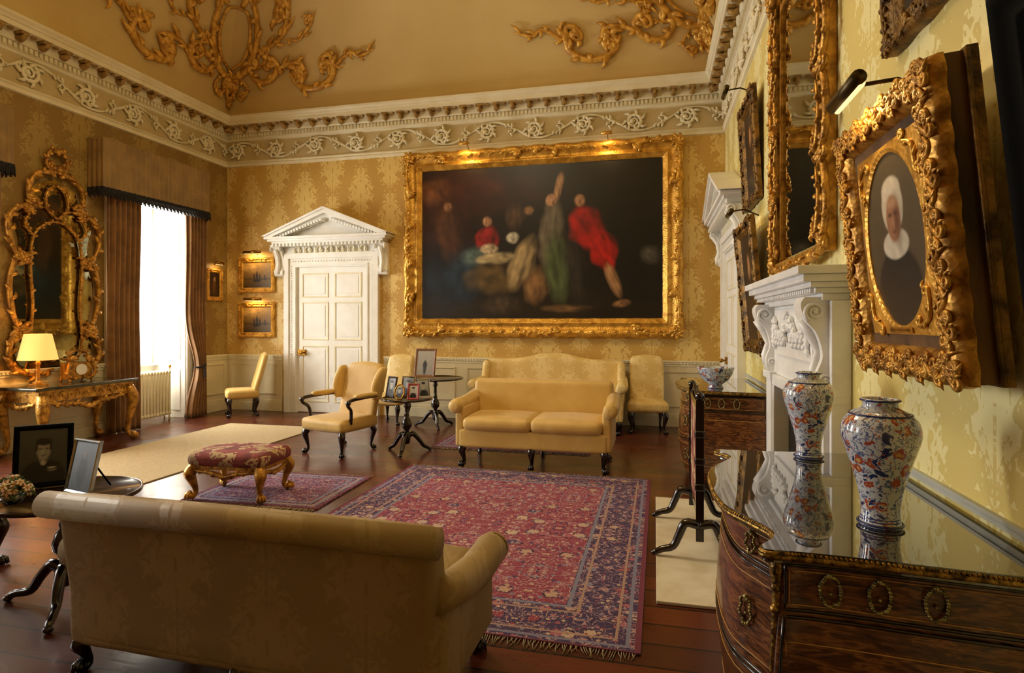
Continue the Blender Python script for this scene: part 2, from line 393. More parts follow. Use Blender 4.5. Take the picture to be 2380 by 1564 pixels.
for wi,c in enumerate(WC):
    m=MB()
    for sg in (-1,1):
        y=c+sg*WH
        m.box(XL-RD,XL+.01,min(y,y-sg*.03),max(y,y-sg*.03),0,ZT)
        for z0,z1 in ((.12,.8),(.95,1.7),(1.8,2.6),(2.7,3.4)): 
            yy=y-sg*.03; m.box(XL-RD+.12,XL-.08,min(yy,yy-sg*.012),max(yy,yy-sg*.012),z0,z1)
        yo=c+sg*(WH+.05); m.box(XL,XL+.035,yo-.06,yo+.06,0,ZT)
    m.box(XL-RD,XL,c-WH,c+WH,ZT-.03,ZT)
    m.box(XL-RD-.08,XL-RD+.02,c-WH,c+WH,0,.86); m.box(XL-RD-.08,XL-RD+.1,c-WH,c+WH,.86,.9)
    X0=XL-RD-.02
    for yy in (c-WH+.03,c+WH-.11): m.box(X0-.05,X0,yy,yy+.08,.9,ZT-.03)
    for zz in (.9,2.14,3.38): m.box(X0-.051,X0+.001,c-WH+.03,c+WH-.03,zz,zz+.09)
    for k in (1,2): 
        yy=c-WH+.03+(2*WH-.06)*k/3; m.box(X0-.04,X0-.01,yy-.024,yy+.024,.9,3.45)
    for zz in (1.3,1.72,2.6,3.0): m.box(X0-.042,X0-.008,c-WH+.03,c+WH-.03,zz-.024,zz+.024)
    struct(m,'window_%d'%(wi+1),white,bev=.004)
def loops(mb,prof,mi=0):
    vs=[];fs=[]
    for d,z in prof: vs+=[(XL+d,YB+d,z),(XR-d,YB+d,z),(XR-d,L-d,z),(XL+d,L-d,z)]
    for i in range(len(prof)-1):
        for k in range(4): k2=(k+1)%4; fs.append((i*4+k,i*4+k2,(i+1)*4+k2,(i+1)*4+k))
    mb.add(vs,fs,mi)
CZ=5.2
def covep(z):
    s_=min(1,max(0,(z-CZ)/1.75)); th=math.asin(s_); return .14+1.9*(1-cos(th)),th
m=MB(); pr=[]
for i in range(41):
    th=pi/2*i/40; pr.append((.14+1.9*(1-cos(th)),CZ-.02+1.75*sin(th)))
loops(m,pr); d=pr[-1][0]; z=pr[-1][1]
m.add([(XL+d,YB+d,z),(XR-d,YB+d,z),(XR-d,L-d,z),(XL+d,L-d,z)],[(0,1,2,3)])
struct(m,'ceiling',cove)
m=MB(); loops(m,[(0,4.38),(.03,4.39),(.035,4.42),(.02,4.44),(.045,4.46),(.03,4.48),(.012,4.49)]); struct(m,'trim_1',plaster)
m=MB(); loops(m,[(.012,4.48),(.012,4.84)]); struct(m,'trim_2',frbg)
m=MB(); loops(m,[(.012,4.83),(.04,4.845),(.045,4.87),(.07,4.88),(.07,4.95),(.1,4.955),(.115,4.975),(.115,5.06),(.25,5.065),(.25,5.12),(.27,5.13),(.275,5.15),(.3,5.18),(.305,5.21),(.1,5.215)]); struct(m,'trim_3',plaster)
def S(side):
    return {'back':lambda u,z,o:(u,L-o,z),'left':lambda u,z,o:(XL+o,u,z),'right':lambda u,z,o:(XR-o,u,z)}[side]
def sbox(mb,side,u0,u1,o0,o1,z0,z1,mi=0):
    if side=='back': mb.box(u0,u1,L-o1,L-o0,z0,z1,mi)
    elif side=='left': mb.box(XL+o0,XL+o1,u0,u1,z0,z1,mi)
    else: mb.box(XR-o1,XR-o0,u0,u1,z0,z1,mi)
rng={'back':(XL,XR),'left':(1.0,L),'right':(1.0,L)}
tn=4
modm=mat('modillion_gilt',C('b8924e'),.5,.15,C('7e602e'),20,.5,60)
rr_=random.Random(9)
for side in ('back','left','right'):
    a,b=rng[side]; m=MB(); n=int((b-a-.2)/.062)
    for i in range(n): u=a+.1+i*(b-a-.2)/n; sbox(m,side,u,u+.036,.07,.1,4.885,4.945)
    struct(m,'trim_%d'%tn,plaster); tn+=1
    m=MB(); n=int((b-a-.4)/.27); mp=S(side)
    for i in range(n+1):
        u=a+.2+i*(b-a-.4)/n
        sbox(m,side,u-.05,u+.05,.115,.235,5.03,5.062); 
        m.tube([mp(u,5.02,.12),mp(u,4.985,.15),mp(u,5.0,.2),mp(u,5.03,.24)],[.04,.045,.035,.018],6,0)
        m.tube([mp(u,4.99,.13),mp(u,4.965,.16),mp(u,4.985,.2)],[.03,.026,.01],6,0)
    for i in range(n):
        u=a+.2+(i+.5)*(b-a-.4)/n; p=mp(u,5.055,.18); m.ball(p,.035,0,sz=.6,seg=8)
    struct(m,'trim_%d'%tn,modm); tn+=1
    # rinceau frieze: running stem, large volutes, curling acanthus leaves and buds
    m=MB(); st=.74; n=int((b-a)/st); st=(b-a)/n; zc=4.66
    stem=[]
    for i in range(n):
        u=a+st*i; sg=1 if i%2 else -1
        stem+=[(u,zc-sg*.02),(u+st*.25,zc-sg*.13),(u+st*.6,zc-sg*.13)]
    stem.append((b,zc))
    pa=catmull([Vector(p) for p in stem],5); m.tube([mp(p.x,p.y,.028) for p in pa],[.017+.006*sin(k*.9) for k in range(len(pa))],5)
    for i in range(n):
        u=a+st*(i+.5); sg=1 if i%2 else -1
        def leafat(p,d,lf,sd,r=.02):
            d=d.normalized(); pr_=Vector((-d.y,d.x))*sd
            w=[p+pr_*lf*(t*1.1-.3*t*t)+d*lf*.9*t*t for t in (0,.3,.6,.85,1)]
            m.tube([mp(e.x,max(4.5,min(4.83,e.y)),.026+.02*sin(pi*t)) for e,t in zip(w,(0,.3,.6,.85,1))],[r*.6,r*1.25,r*1.1,r*.6,r*.15],5)
        p=Vector((u-st*.2,zc-sg*.13)); q=curl(p,Vector((1.0,0)),.125,sg,24,1.75); nn=len(q)
        m.tube([mp(w.x,w.y,.036) for w in q],[.027*(1-.5*k/nn) for k in range(nn)],6)
        m.ball(mp(q[-1].x,q[-1].y,.04),.034,seg=8)
        for t in range(6): m.ball(mp(q[-1].x+.034*cos(t*1.05),q[-1].y+.034*sin(t*1.05),.034),.017,seg=6)
        for k in range(1,17,2):
            dd=(q[k]-q[k-1]); leafat(q[k],dd,.075+.02*rr_.random(),-sg); 
            if k<9: leafat(q[k],dd,.05,sg,.014)
        # secondary spray filling the spandrel
        p2=Vector((u+st*.28,zc+sg*.02)); q2=curl(p2,Vector((.3,sg*1.0)),.055,-sg,14,1.2)
        m.tube([mp(w.x,w.y,.03) for w in q2],[.016*(1-.5*k/14) for k in range(14)],5)
        for k in (1,4,7,10): leafat(q2[k],q2[k]-q2[k-1],.05,sg,.015)
        for k in range(3): leafat(Vector((u+st*(.2+.07*k),zc-sg*.12)),Vector((1,.3*sg)),.07,sg,.016); leafat(Vector((u-st*(.42-.06*k),zc-sg*.05)),Vector((1,-sg*.4)),.06,-sg if k%2 else sg,.015)
    struct(m,'trim_%d'%tn,plaster); tn+=1
RZ=1.0
segs={'back':[(XL,-6.42),(-4.46,XR)],'left':[(8.42,L),(5.27,6.82),(2.12,3.67)],'right':[(YB,3.45),(5.25,7.2),(9.1,L)]}
for side,sg in segs.items():
    m=MB()
    for a,b in sg:
        sbox(m,side,a,b,0,.012,0,RZ-.07)
        nn=max(1,round((b-a)/1.3)); w=(b-a)/nn
        for i in range(nn):
            u0=a+i*w+.1; u1=a+(i+1)*w-.1
            if u1-u0<.2: continue
            for q in ((u0,u1,.3,.32),(u0,u1,.82,.84),(u0,u0+.02,.32,.82),(u1-.02,u1,.32,.82)): sbox(m,side,q[0],q[1],.01,.026,q[2],q[3])
    if side!='right': struct(m,'trim_%d'%tn,dado); tn+=1
    m=MB()
    if side=='right':
        for a,b in sg: sbox(m,side,a,b,0,.018,RZ-.012,RZ); sbox(m,side,a,b,0,.012,RZ-.034,RZ-.012)
    else:
        for a,b in sg:
            sbox(m,side,a,b,0,.05,RZ-.02,RZ); sbox(m,side,a,b,0,.035,RZ-.05,RZ-.02); sbox(m,side,a,b,0,.022,RZ-.085,RZ-.05)
            n=int((b-a)/.05)
            for i in range(n): u=a+(i+.5)*(b-a)/n; sbox(m,side,u-.014,u+.014,.03,.045,RZ-.047,RZ-.022)
    struct(m,'trim_%d'%tn,railm if side=='right' else plaster); tn+=1
    m=MB()
    for a,b in sg: sbox(m,side,a,b,0,.035,0,.16); sbox(m,side,a,b,0,.022,.16,.2)
    struct(m,'baseboard_%s'%side,dado,bev=.006)
def volute(m,xx,cy,cz,R,sg):
    q=curl(Vector((cy,cz-R)),Vector((sg,0)),R,sg,22,1.7)
    m.tube([(xx,p.x,p.y) for p in q],[R*.22*(1-.4*k/22) for k in range(22)],6)
    m.ball((xx,cy,cz),R*.25,seg=8)
# ---- doors with pedimented surrounds
def door(idx,loc,rot):
    e=bpy.data.objects.new('door_%d'%idx,None); COL.objects.link(e); e.location=loc; e.rotation_euler=(0,0,math.radians(rot)); e['kind']='structure'
    m=MB(); W=.66; H=2.54
    m.box(-W,W,-.03,.0,0.01,H)
    for sx in (-1,1):
        x0,x1=(.07,.56) if sx>0 else (-.56,-.07)
        for z0,z1 in ((2.02,2.42),(1.28,1.92),(.2,1.16)):
            fr=[(x0-.012,x1+.012,z0-.012,z0+.012),(x0-.012,x1+.012,z1-.012,z1+.012),(x0-.012,x0+.012,z0+.012,z1-.012),(x1-.012,x1+.012,z0+.012,z1-.012)]
            for q in fr: m.box(q[0],q[1],-.04,-.03,q[2],q[3],1)
            m.box(x0+.05,x1-.05,-.036,-.03,z0+.05,z1-.05)
    m.obj('door_leaf',[white,plaster],e,bev=.003)
    m=MB(); m.box(-W+.02,-W+.17,-.06,-.03,1.0,1.1); m.tube([(-W+.13,-.05,1.05),(-W+.13,-.1,1.05)],.012,8); m.ball((-W+.13,-.115,1.05),.03); m.obj('door_handle',brass,e)
    m=MB()
    for sx in (-1,1):
        a,b=sx*W,sx*(W+.15); m.box(min(a,b),max(a,b),-.06,0,0,H+.0); a,b=sx*(W+.15),sx*(W+.24); m.box(min(a,b),max(a,b),-.09,0,0,H+.15)
        a=sx*(W+.03); m.box(a-.015,a+.015,-.075,-.055,0,H-.001)
        n=60
        for i in range(n): z=.1+i*(H/n)*.98; a=sx*(W+.11); m.box(a-.012,a+.012,-.072,-.055,z,z+.022)
    m.box(-W-.15,W+.15,-.061,0,H,H+.15); m.box(-W-.24,W+.24,-.091,0,H+.15,H+.24); m.box(-W-.045,W+.045,-.076,-.055,H+.02,H+.05)
    for i in range(28): x=-W-.08+i*(2*W+.16)/27; m.box(x-.012,x+.012,-.073,-.055,H+.09,H+.115)
    m.box(-W-.238,W+.238,-.07,0,H+.24,2.939)
    z0=2.98; HW=1.15; P=.3
    m.box(-HW+.1,HW-.1,-P+.08,0,z0-.04,z0); m.box(-HW+.04,HW-.04,-P+.04,0,z0,z0+.035); m.box(-HW,HW,-P,0,z0+.035,z0+.075)
    ap=3.5; zb=z0+.076
    m.prism([(-HW+.1,zb),(HW-.1,zb),(0,ap-.08)],-.08,0)
    for sx in (-1,1):
        m.prism([(sx*HW,zb),(0,ap-.0),(0,ap-.07),(sx*(HW-.16),zb)][::sx],-P,-.001)
        m.prism([(sx*(HW-.12),zb),(0,ap-.06),(0,ap-.13),(sx*(HW-.3),zb)][::sx],-P+.09,-.002)
        m.prism([(sx*(HW+.03),zb+.01),(0,ap+.035),(0,ap-.005),(sx*(HW-.05),zb+.01)][::sx],-P-.03,-.003)
        for i in range(16):
            t=(i+.7)/17.5; x=sx*(HW-.2)*(1-t); z=zb+(ap-.13-zb)*t; m.box(x-.018,x+.018,-P+.05,-.05,z-.035,z+.012)
    for i in range(30): x=-HW+.14+i*(2*HW-.28)/29; m.box(x-.016,x+.016,-P+.05,-.03,z0-.09,z0-.04)
    m.obj('pediment',white,e)
    m=MB(); mp=lambda x,z,o:(x,-.07-o,z)
    for i in range(-3,4):
        flourish(m,mp,[(i*.21-.07,2.83),(i*.21,2.9),(i*.21+.06,2.84)],.016,.06,4,1,-1,.03,0,.012)
    m.box(-.8,.8,-.085,-.06,2.78,2.79); m.box(-.8,.8,-.085,-.06,2.945,2.96)
    m.obj('frieze_carving',plaster,e)
    for sx in (-1,1):
        m=MB(); x=sx*.99
        pts=[(-.06,2.38),(-.1,2.4),(-.12,2.47),(-.08,2.55),(-.09,2.7),(-.17,2.84),(-.24,2.92)]
        pa=catmull([Vector(p) for p in pts],5)
        m.ribbon([(p.x,p.y) for p in pa],x-.085,x+.085,-.002)
        for xx in (x-.088,x+.088): volute(m,xx,-.075,2.46,.045,1); volute(m,xx,-.17,2.86,.055,-1)
        m.tube([(x,-.13,2.42),(x,-.125,2.5),(x,-.1,2.6),(x,-.12,2.72),(x,-.2,2.84)],[.02,.035,.03,.03,.03],8)
        m.obj('console_bracket',white,e)
    return e
door(1,(-5.44,L-.001,0),0); door(2,(XR-.001,8.15,0),-90)
# ---- cove ornaments
def ornament(left):
    def mp(e,z,o):
        ins,th=covep(z); ae=abs(e)
        if e>=0: X=(XL+ins+ae) if left else (XR-ins-ae); Y=L-ins; Y-=o*cos(th)
        else: X=(XL+ins) if left else (XR-ins); Y=L-ins-ae; X+=(o*cos(th) if left else -o*cos(th))
        return (X,Y,z-o*sin(th))
    o_=thing('gilt_stucco_cartouche','carved gilt rococo cartouche with scrolls in the coved ceiling corner','ceiling ornament',(0,0,0))
    m=MB()
    def F(*a,**k): k['leaf']=k.get('leaf',.1)*.85; k['out']=.045; flourish(m,mp,*a,**k)
    for s in (1,-1):
        f=lambda pts:[(p[0]*s,p[1]) for p in pts]
        F(f([(.06,5.86),(.35,5.95),(.5,6.3),(.36,6.65),(.08,6.78)]),r=.055,leaf=.16,nl=12,c0=1*s,cr=.1)
        F(f([(.04,5.98),(.28,6.1),(.36,6.35),(.25,6.6),(.02,6.68)]),r=.03,leaf=.0,nl=0)
        F(f([(.42,5.95),(.62,5.78),(.86,5.78),(.98,5.95),(.86,6.08)]),r=.052,leaf=.18,nl=11,c1=1*s,c0=-1*s,cr=.1)
        F(f([(.95,5.85),(1.15,5.98),(1.4,5.98),(1.5,5.84)]),r=.048,leaf=.18,nl=10,c1=-1*s,cr=.1)
        F(f([(1.35,5.72),(1.55,5.6),(1.85,5.6),(2.05,5.76),(2.0,5.98)]),r=.056,leaf=.2,nl=12,c1=1*s,c0=-1*s,cr=.13)
        F(f([(2.1,5.9),(2.3,6.05),(2.5,5.98),(2.72,6.05)]),r=.036,leaf=.16,nl=10,c0=-1*s,cr=.09)
        F(f([(.5,6.2),(.8,6.25),(1.0,6.4),(.98,6.6)]),r=.048,leaf=.18,nl=11,c1=1*s,cr=.13)
        F(f([(1.05,6.3),(1.3,6.28),(1.45,6.42)]),r=.03,leaf=.14,nl=7,c1=1*s,cr=.07)
        F(f([(.1,5.88),(.2,5.74),(.1,5.58),(.0,5.42)]),r=.04,leaf=.13,nl=10,c0=1*s,cr=.07)
        F(f([(.24,5.85),(.4,5.68),(.34,5.55)]),r=.03,leaf=.11,nl=7,c1=-1*s,cr=.06)
        F(f([(.55,5.95),(.75,6.08),(.7,6.2)]),r=.026,leaf=.12,nl=7,c1=1*s,cr=.05)
        F(f([(.3,6.65),(.5,6.85),(.8,6.8)]),r=.04,leaf=.15,nl=7,c1=-1*s,cr=.09)
    m.ball(mp(.02,5.86,.06),.09); m.ball(mp(.02,5.5,.04),.05)
    m.obj('scrollwork',cgold,o_)
ornament(True); ornament(False)
# ------------------------------------------------------------ furniture helpers
def cab(mb,x,y,h,dx,dy,k=1,mi=0):
    q=math.hypot(dx,dy); dx/=q; dy/=q
    pts=[(.0,h*1.03),(.02,h*.9),(.035,h*.78),(.022,h*.6),(.004,h*.38),(-.004,h*.2),(.008,h*.11),(.03,h*.05)]
    rr=[.036,.042,.042,.032,.021,.016,.018,.022]
    pa=catmull([Vector((a*k,b)) for a,b in pts],3); n=len(pa)
    rad=[]
    for i in range(n):
        t=i/3; j=min(int(t),len(rr)-2); rad.append((rr[j]+(rr[j+1]-rr[j])*(t-j))*k)
    mb.tube([(x+dx*p.x,y+dy*p.x,p.y) for p in pa],rad,8,mi)
    mb.ball((x+dx*.034*k,y+dy*.034*k,.027*k),.03*k,mi,sz=.88)
    for a in (-.9,-.3,.3,.9):
        ca,sa=cos(a),sin(a); ex,ey=dx*ca-dy*sa,dx*sa+dy*ca
        mb.tube([(x+dx*.02*k+ex*.01*k,y+dy*.02*k+ey*.01*k,.055*k),(x+dx*.034*k+ex*.028*k,y+dy*.034*k+ey*.028*k,.04*k),(x+dx*.034*k+ex*.034*k,y+dy*.034*k+ey*.034*k,.008*k)],[.01*k,.009*k,.006*k],5,mi)
def leg(parent,x,y,h,dx,dy,k=1,ml=None):
    m=MB(); cab(m,x,y,h,dx,dy,k); m.obj('leg',ml or mahog,parent)
def sofa(name,label,loc,rot,W=1.72,D_=.8,bh=.9,roll=False,fab=None,lh=.24,cush=2,camel=0,wing=False,sh=.42,ah=.66,mid=True):
    e=thing(name,label,'sofa',loc,rot); w=W/2; y0=-D_/2; y1=D_/2
    m=MB(); m.rbox(-w+.05,w-.05,y0+.03,y1-.03,lh-.03,sh,.035,0); m.obj('seat_base',fab,e)
    rake=lambda x,y,z:(x,y+.14*max(0,z-sh)*1.0,z)
    m=MB()
    def fb(x,y,z):
        if camel and z>bh-.22: z+=camel*(cos(pi*min(1,abs(x)/(w*.62)))+1)/2*((z-(bh-.22))/.22)
        return rake(x,y,z)
    m.rbox(-w+.04,w-.04,y1-.19,y1-.03,lh-.02,bh,.05,.012,0,fb,10)
    if roll: m.tube([(-w+.0,y1-.03+.14*(bh-sh),bh-.02),(w-.0,y1-.03+.14*(bh-sh),bh-.02)],.058,18)
    m.obj('backrest',fab,e)
    for i in range(cush):
        a=-w+.11+i*(2*w-.22)/cush; b=a+(2*w-.22)/cush-.008
        m=MB(); m.rbox(a,b,y0+.0,y1-.17,sh-.01,sh+.12,.05,.03); m.obj('seat_cushion',fab,e)
    for sx in (-1,1):
        m=MB()
        xo=sx*(w-.06)
        m.rbox(xo-.05,xo+.05,y0+.04,y1-.06,lh-.02,ah,.03,0)
        xx=sx*(w-.02)
        yy=[y0+.01,y0+.05,y0+.3,y1-.25,y1-.05]
        m.tube([(xx,yy[0],ah-.0),(xx,yy[1],ah+.005),(xx,yy[2],ah+.0),(xx-sx*.01,yy[3],ah+.02),(xx-sx*.02,yy[4],ah+.06)],[.06,.078,.078,.075,.07],16)
        m.lathe([(.07,0),(.075,.006),(.05,.012),(.0301,.02)],(0,0,0),16,0,lambda a,b,c,xx=xx:(xx+a,y0+.012-c,ah+b))
        m.obj('armrest',fab,e)
        if wing:
            m=MB(); xw=sx*(w-.06)
            def fw(x,y,z):
                t=(z-ah)/(bh-ah+.05); return (x,y1-.06-(y1-.06-y)*max(.25,(1-.35*t)) +.1*max(0,z-sh),z)
            m.rbox(xw-.05,xw+.05,y1-.34,y1-.04,ah-.05,bh-.02,.045,.01,0,fw); m.obj('wing',fab,e)
    xs=[-w+.1,w-.1]+([0] if mid else [])
    for x in xs:
        dx=(-1 if x<0 else 1 if x>0 else 0)
        leg(e,x,y0+.09,lh,dx*.7,-1,1.05); leg(e,x,y1-.09,lh,dx*.4,1,.95)
    return e
def sidechair(label,loc,rot,fab,arms=False,w=.54,d=.5,bh=1.02,sh=.45,wings=False,name='side_chair'):
    e=thing(name,label,'chair',loc,rot); x=w/2; y0=-d/2; y1=d/2
    m=MB(); m.rbox(-x,x,y0,y1,sh-.14,sh+.0,.045,.02,0,lambda a,b,c:(a*(1-.12*(b-y0)/d),b,c)); m.obj('seat',fab,e)
    m=MB(); 
    def fb(a,b,c):
        t=(c-sh)/(bh-sh); k=1
        if c>bh-.12: k=1-.05*((c-(bh-.12))/.12)
        c2=c+ (.03*cos(a/x*pi/2) if c>bh-.15 else 0)
        return (a*k,b+.16*max(0,t),c2)
    m.rbox(-x*.86,x*.86,y1-.1,y1-.01,sh-.1,bh,.042,.015,0,fb); m.obj('backrest',fab,e)
    if wings:
        for sx in (-1,1):
            m=MB(); xw=sx*x*.93
            def fw(a,b,c):
                t=(c-.62)/(bh-.62); f_=.55+.45*sin(pi*min(1,max(0,t*.9+.1))); return (a+sx*.03*t,y1-.04-(y1-.04-b)*f_+.14*(c-sh)/(bh-sh),c)
            m.rbox(xw-.032,xw+.032,y1-.22,y1-.03,.62,bh-.02,.03,.01,0,fw); m.obj('wing',fab,e)
    if arms:
        for sx in (-1,1):
            m=MB(); ax=sx*(x+.0)
            pts=[(ax*.9,y1+.02,.66),(ax*1.03,y1-.15,.675),(ax*1.08,y0+.2,.67),(ax*1.12,y0+.08,.655),(ax*1.11,y0+.06,.61),(ax*1.04,y0+.13,.55),(ax*1.0,y0+.15,.47),(ax*.98,y0+.15,.38)]
            m.tube([tuple(p) for p in catmull([Vector(p) for p in pts],4)],.021,8); m.ball((ax*1.13,y0+.06,.64),.032,0); m.obj('armrest',mahog,e)
            m=MB(); m.rbox(ax*1.05-.035,ax*1.05+.035,y0+.2,y1-.1,.675,.72,.02,.008); m.obj('arm_pad',fab,e)
    for sx in (-1,1):
        leg(e,sx*(x-.06),y0+.06,sh-.13,sx,-1,1.0); leg(e,sx*(x*.85-.05),y1-.06,sh-.13,sx*.5,1,.9)
    return e
def tripod(label,loc,h,r,fr=.3,rot=20,name='tripod_table',k=1):
    e=thing(name,label,'table',loc,rot)
    m=MB(); m.lathe([(.05,h-.03),(r-.02,h-.022),(r,h-.018),(r+.004,h-.004),(r,h+.004),(r-.012,h+.004),(r-.018,h-.004),(.01,h-.004)],(0,0,0),48); m.obj('table_top',mahog,e)
    m=MB()
    m.lathe([(.015,.1),(.035,.11),(.045,.15),(.045,.2),(.03,.24),(.028,.27),(.06,.31),(.066,.35),(.05,.4),(.028,.43),(.034,.45),(.024,.48),(.022,h*.8),(.03,h*.84),(.04,h*.86),(.03,h*.88),(.035,h-.04),(.09,h-.03)],(0,0,0),20)
    m.obj('pedestal',mahog,e)
    for i in range(3):
        a=2*pi*i/3+.5; m=MB()
        pts=[(.02,.2),(.08,.22),(.15,.15),(.21,.07),(fr-.02,.045),(fr+.02,.022)]
        pa=catmull([Vector(p) for p in pts],4); n=len(pa)
        m.tube([(cos(a)*p.x,sin(a)*p.x,p.y) for p in pa],[.034-.016*j/n for j in range(n)],8); m.ball((cos(a)*(fr+.02),sin(a)*(fr+.02),.02),.026,0,sz=.75); m.obj('leg',mahog,e)
    return e
# ------------------------------------------------------------ seating
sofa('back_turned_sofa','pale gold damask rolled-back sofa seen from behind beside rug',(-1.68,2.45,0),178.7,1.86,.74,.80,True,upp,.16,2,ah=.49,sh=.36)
sofa('two_cushion_sofa','yellow silk two-cushion sofa with scrolled arms on dark claw feet',(-1.28,6.55,0),0,1.72,.8,.9,False,ups,.24,2,mid=True)
sofa('camelback_sofa','pale yellow damask camel-back winged sofa against the wall',(-1.52,8.72,0),0,2.2,.8,1.0,False,upd,.2,2,camel=.1,wing=True,mid=False)
sidechair('yellow wing armchair with open dark wood arms and claw feet',(-3.74,6.6,0),-16,ups,True,.68,.66,1.03,.43,True,'wing_armchair')
sidechair('yellow upholstered side chair near the window curtain',(-6.8,8.72,0),-48,ups)
sidechair('yellow upholstered side chair behind the photograph table',(-4.02,8.62,0),-5,upd)
sidechair('yellow upholstered side chair beside the camel-back sofa',(-.1,8.8,0),3,upd,w=.56,bh=1.05)
sidechair('beige upholstered chair beside the small dark tripod table',(-4.4,2.8,0),78,upp,w=.55)
e=thing('gilt_footstool','carved gilt cabriole stool with floral needlepoint seat','stool',(-3.66,4.68,.02),4)
m=MB(); m.rbox(-.36,.36,-.25,.25,.3,.41,.04,.02); m.obj('seat',needle,e)
m=MB(); m.box(-.345,.345,-.235,.235,.27,.315)
for s in (1,-1):
    flourish(m,lambda x,z,o:(x,s*(.235+o),z),[(-.3,.26),(-.12,.24),(0,.21),(.12,.24),(.3,.26)],.024,.035,10,out=.0)
    flourish(m,lambda x,z,o:(s*(.345+o),x,z),[(-.2,.26),(0,.22),(.2,.26)],.022,.03,6,out=.0)
m.obj('apron',gold,e)
for sx in (-1,1):
    for sy in (-1,1): leg(e,sx*.31,sy*.2,.29,sx,sy,1.25,gold)
# ------------------------------------------------------------ rugs
fw_=mat('fringe_wool',C('a89878'),.9)
def rug(name,label,loc,hx,hy,mt,fr=True,rot=0,th=.012):
    e=thing(name,label,'rug',loc,rot); m=MB(); m.box(-hx,hx,-hy,hy,.001,th); m.obj('pile',mt,e)
    if fr:
        m=MB()
        for sy in (-1,1):
            n=int(hx*2/.013)
            for i in range(n):
                x=-hx+i*.013+random.uniform(-.003,.003); l=random.uniform(.04,.085); dx=random.uniform(-.025,.025)
                m.tube([(x,sy*(hy-.004),.007),(x+dx*.4,sy*(hy+l*.5),.008),(x+dx,sy*(hy+l),.004)],[.0035,.0035,.002],3)
        m.obj('fringe',fw_,e,kind='stuff')
    return e
rug('persian_rug','large red and navy floral Persian rug with cream fringe',(-1.33,4.49,0),1.28,1.6,rugA,rot=-.5)
rug('persian_rug','small plum and navy Persian rug beneath the footstool',(-3.44,4.98,0),.66,.53,rugB,True,2)
rug('persian_rug','dark red narrow Persian rug behind the two-cushion sofa',(-1.75,7.47,0),1.0,.42,rugC,True)
rug('plain_carpet','plain beige woven carpet on the floorboards',(-5.63,6.15,0),.78,1.8,carp,False)
m=MB(); m.box(-.5,.49,-1.02,1.02,.001,.02); e=thing('hearthstone','veined cream marble hearth slab before the fireplace','hearth',(.51,4.45,0)); m.obj('slab',hearthm,e,bev=.004)
# ------------------------------------------------------------ pictures
def spring(a,b): return lambda u,v:tuple(x*(1-v)+y*v for x,y in zip(C(a),C(b)))
PROF=[(0,0),(0,.07),(.02,.1),(.05,.115),(.08,.1),(.1,.085),(.13,.065),(.17,.065),(.185,.08),(.2,.075),(.215,.05),(.24,.045),(.25,.03),(.26,.02)]
def ornframe(parent,w,h,sc,mt,extra=True,amp=.012,k=1.0):
    m=MB(); p=[(a*sc,b*sc) for a,b in PROF]
    frame_rect(m,w,h,p,96,amp,.32*sc+.05,0)
    if extra:
        mp=lambda x,z,o:(x,-.095*sc-o,z); q=.07*sc; R=.02*sc*k
        for sx in (-1,1):
            for sz in (-1,1):
                cx=sx*(w/2-q); cz=sz*(h/2-q); L1=min(.36*sc*1.4,w*.22); L2=min(.36*sc*1.4,h*.22)
                flourish(m,mp,[(cx-sx*L1,cz),(cx-sx*L1*.5,cz+sz*q*.45),(cx,cz)],R*1.2,.07*sc,12,sx*sz,0,.045*sc,out=.012*sc)
                flourish(m,mp,[(cx,cz-sz*L2),(cx+sx*q*.45,cz-sz*L2*.5),(cx,cz)],R*1.2,.07*sc,12,-sx*sz,0,.045*sc,out=.012*sc)
                for t in range(7): a_=t*.9; flourish(m,mp,[(cx,cz),(cx+.05*sc*cos(a_),cz+.05*sc*sin(a_)),(cx+.1*sc*cos(a_+.3),cz+.1*sc*sin(a_+.3))],R,.03*sc,2,out=.015*sc,k=3)
                m.ball(mp(cx,cz,.0),.035*sc,0,sy=.6)
        for sx in (-1,1):
            x0=sx*(w/2-q)
            for s in (-1,1): flourish(m,mp,[(x0,s*.03*sc),(x0+sx*q*.4,s*.12*sc),(x0,s*.27*sc)],R*1.1,.06*sc,9,c1=sx*s,cr=.03*sc,out=.012*sc)
            m.ball(mp(x0,0,0),.045*sc,0,sy=.6)
        for sz in (-1,1):
            z0=sz*(h/2-q)
            for s in (-1,1): flourish(m,mp,[(s*.03*sc,z0),(s*.12*sc,z0+sz*q*.4),(s*.27*sc,z0)],R*1.1,.06*sc,9,c1=-sz*s,cr=.03*sc,out=.012*sc)
            m.ball(mp(0,z0,0),.045*sc,0,sy=.6)
        for sz in (-1,1):
            n=int(w/(.15*sc))
            for i in range(n):
                x=-w/2+w*(i+.5)/n; z=sz*(h/2-q); s=1 if x<0 else -1
                m.tube([mp(x-s*.05*sc,z-.02*sc,0),mp(x,z+.012*sc,.01*sc),mp(x+s*.05*sc,z-.0*sc,0)],[R*.4,R,R*.2],5)
        for sx in (-1,1):
            n=int(h/(.15*sc))
            for i in range(n):
                z=-h/2+h*(i+.5)/n; x=sx*(w/2-q); s=1 if z<0 else -1
                m.tube([mp(x-.02*sc,z-s*.05*sc,0),mp(x+.012*sc,z,.01*sc),mp(x,z+s*.05*sc,0)],[R*.4,R,R*.2],5)
    m.obj('frame',mt,parent)
    m=MB(); m.box(-w/2+.02,w/2-.02,-.006,-.001,-h/2+.02,h/2-.02); m.obj('backing',oldwood,parent)
e=thing('oil_painting','huge dark old painting with red and ochre in gilt frame','painting',(-1.82,L-.012,2.86))
ornframe(e,4.46,3.02,1.15,gilt_frame,amp=.02,k=1.2)
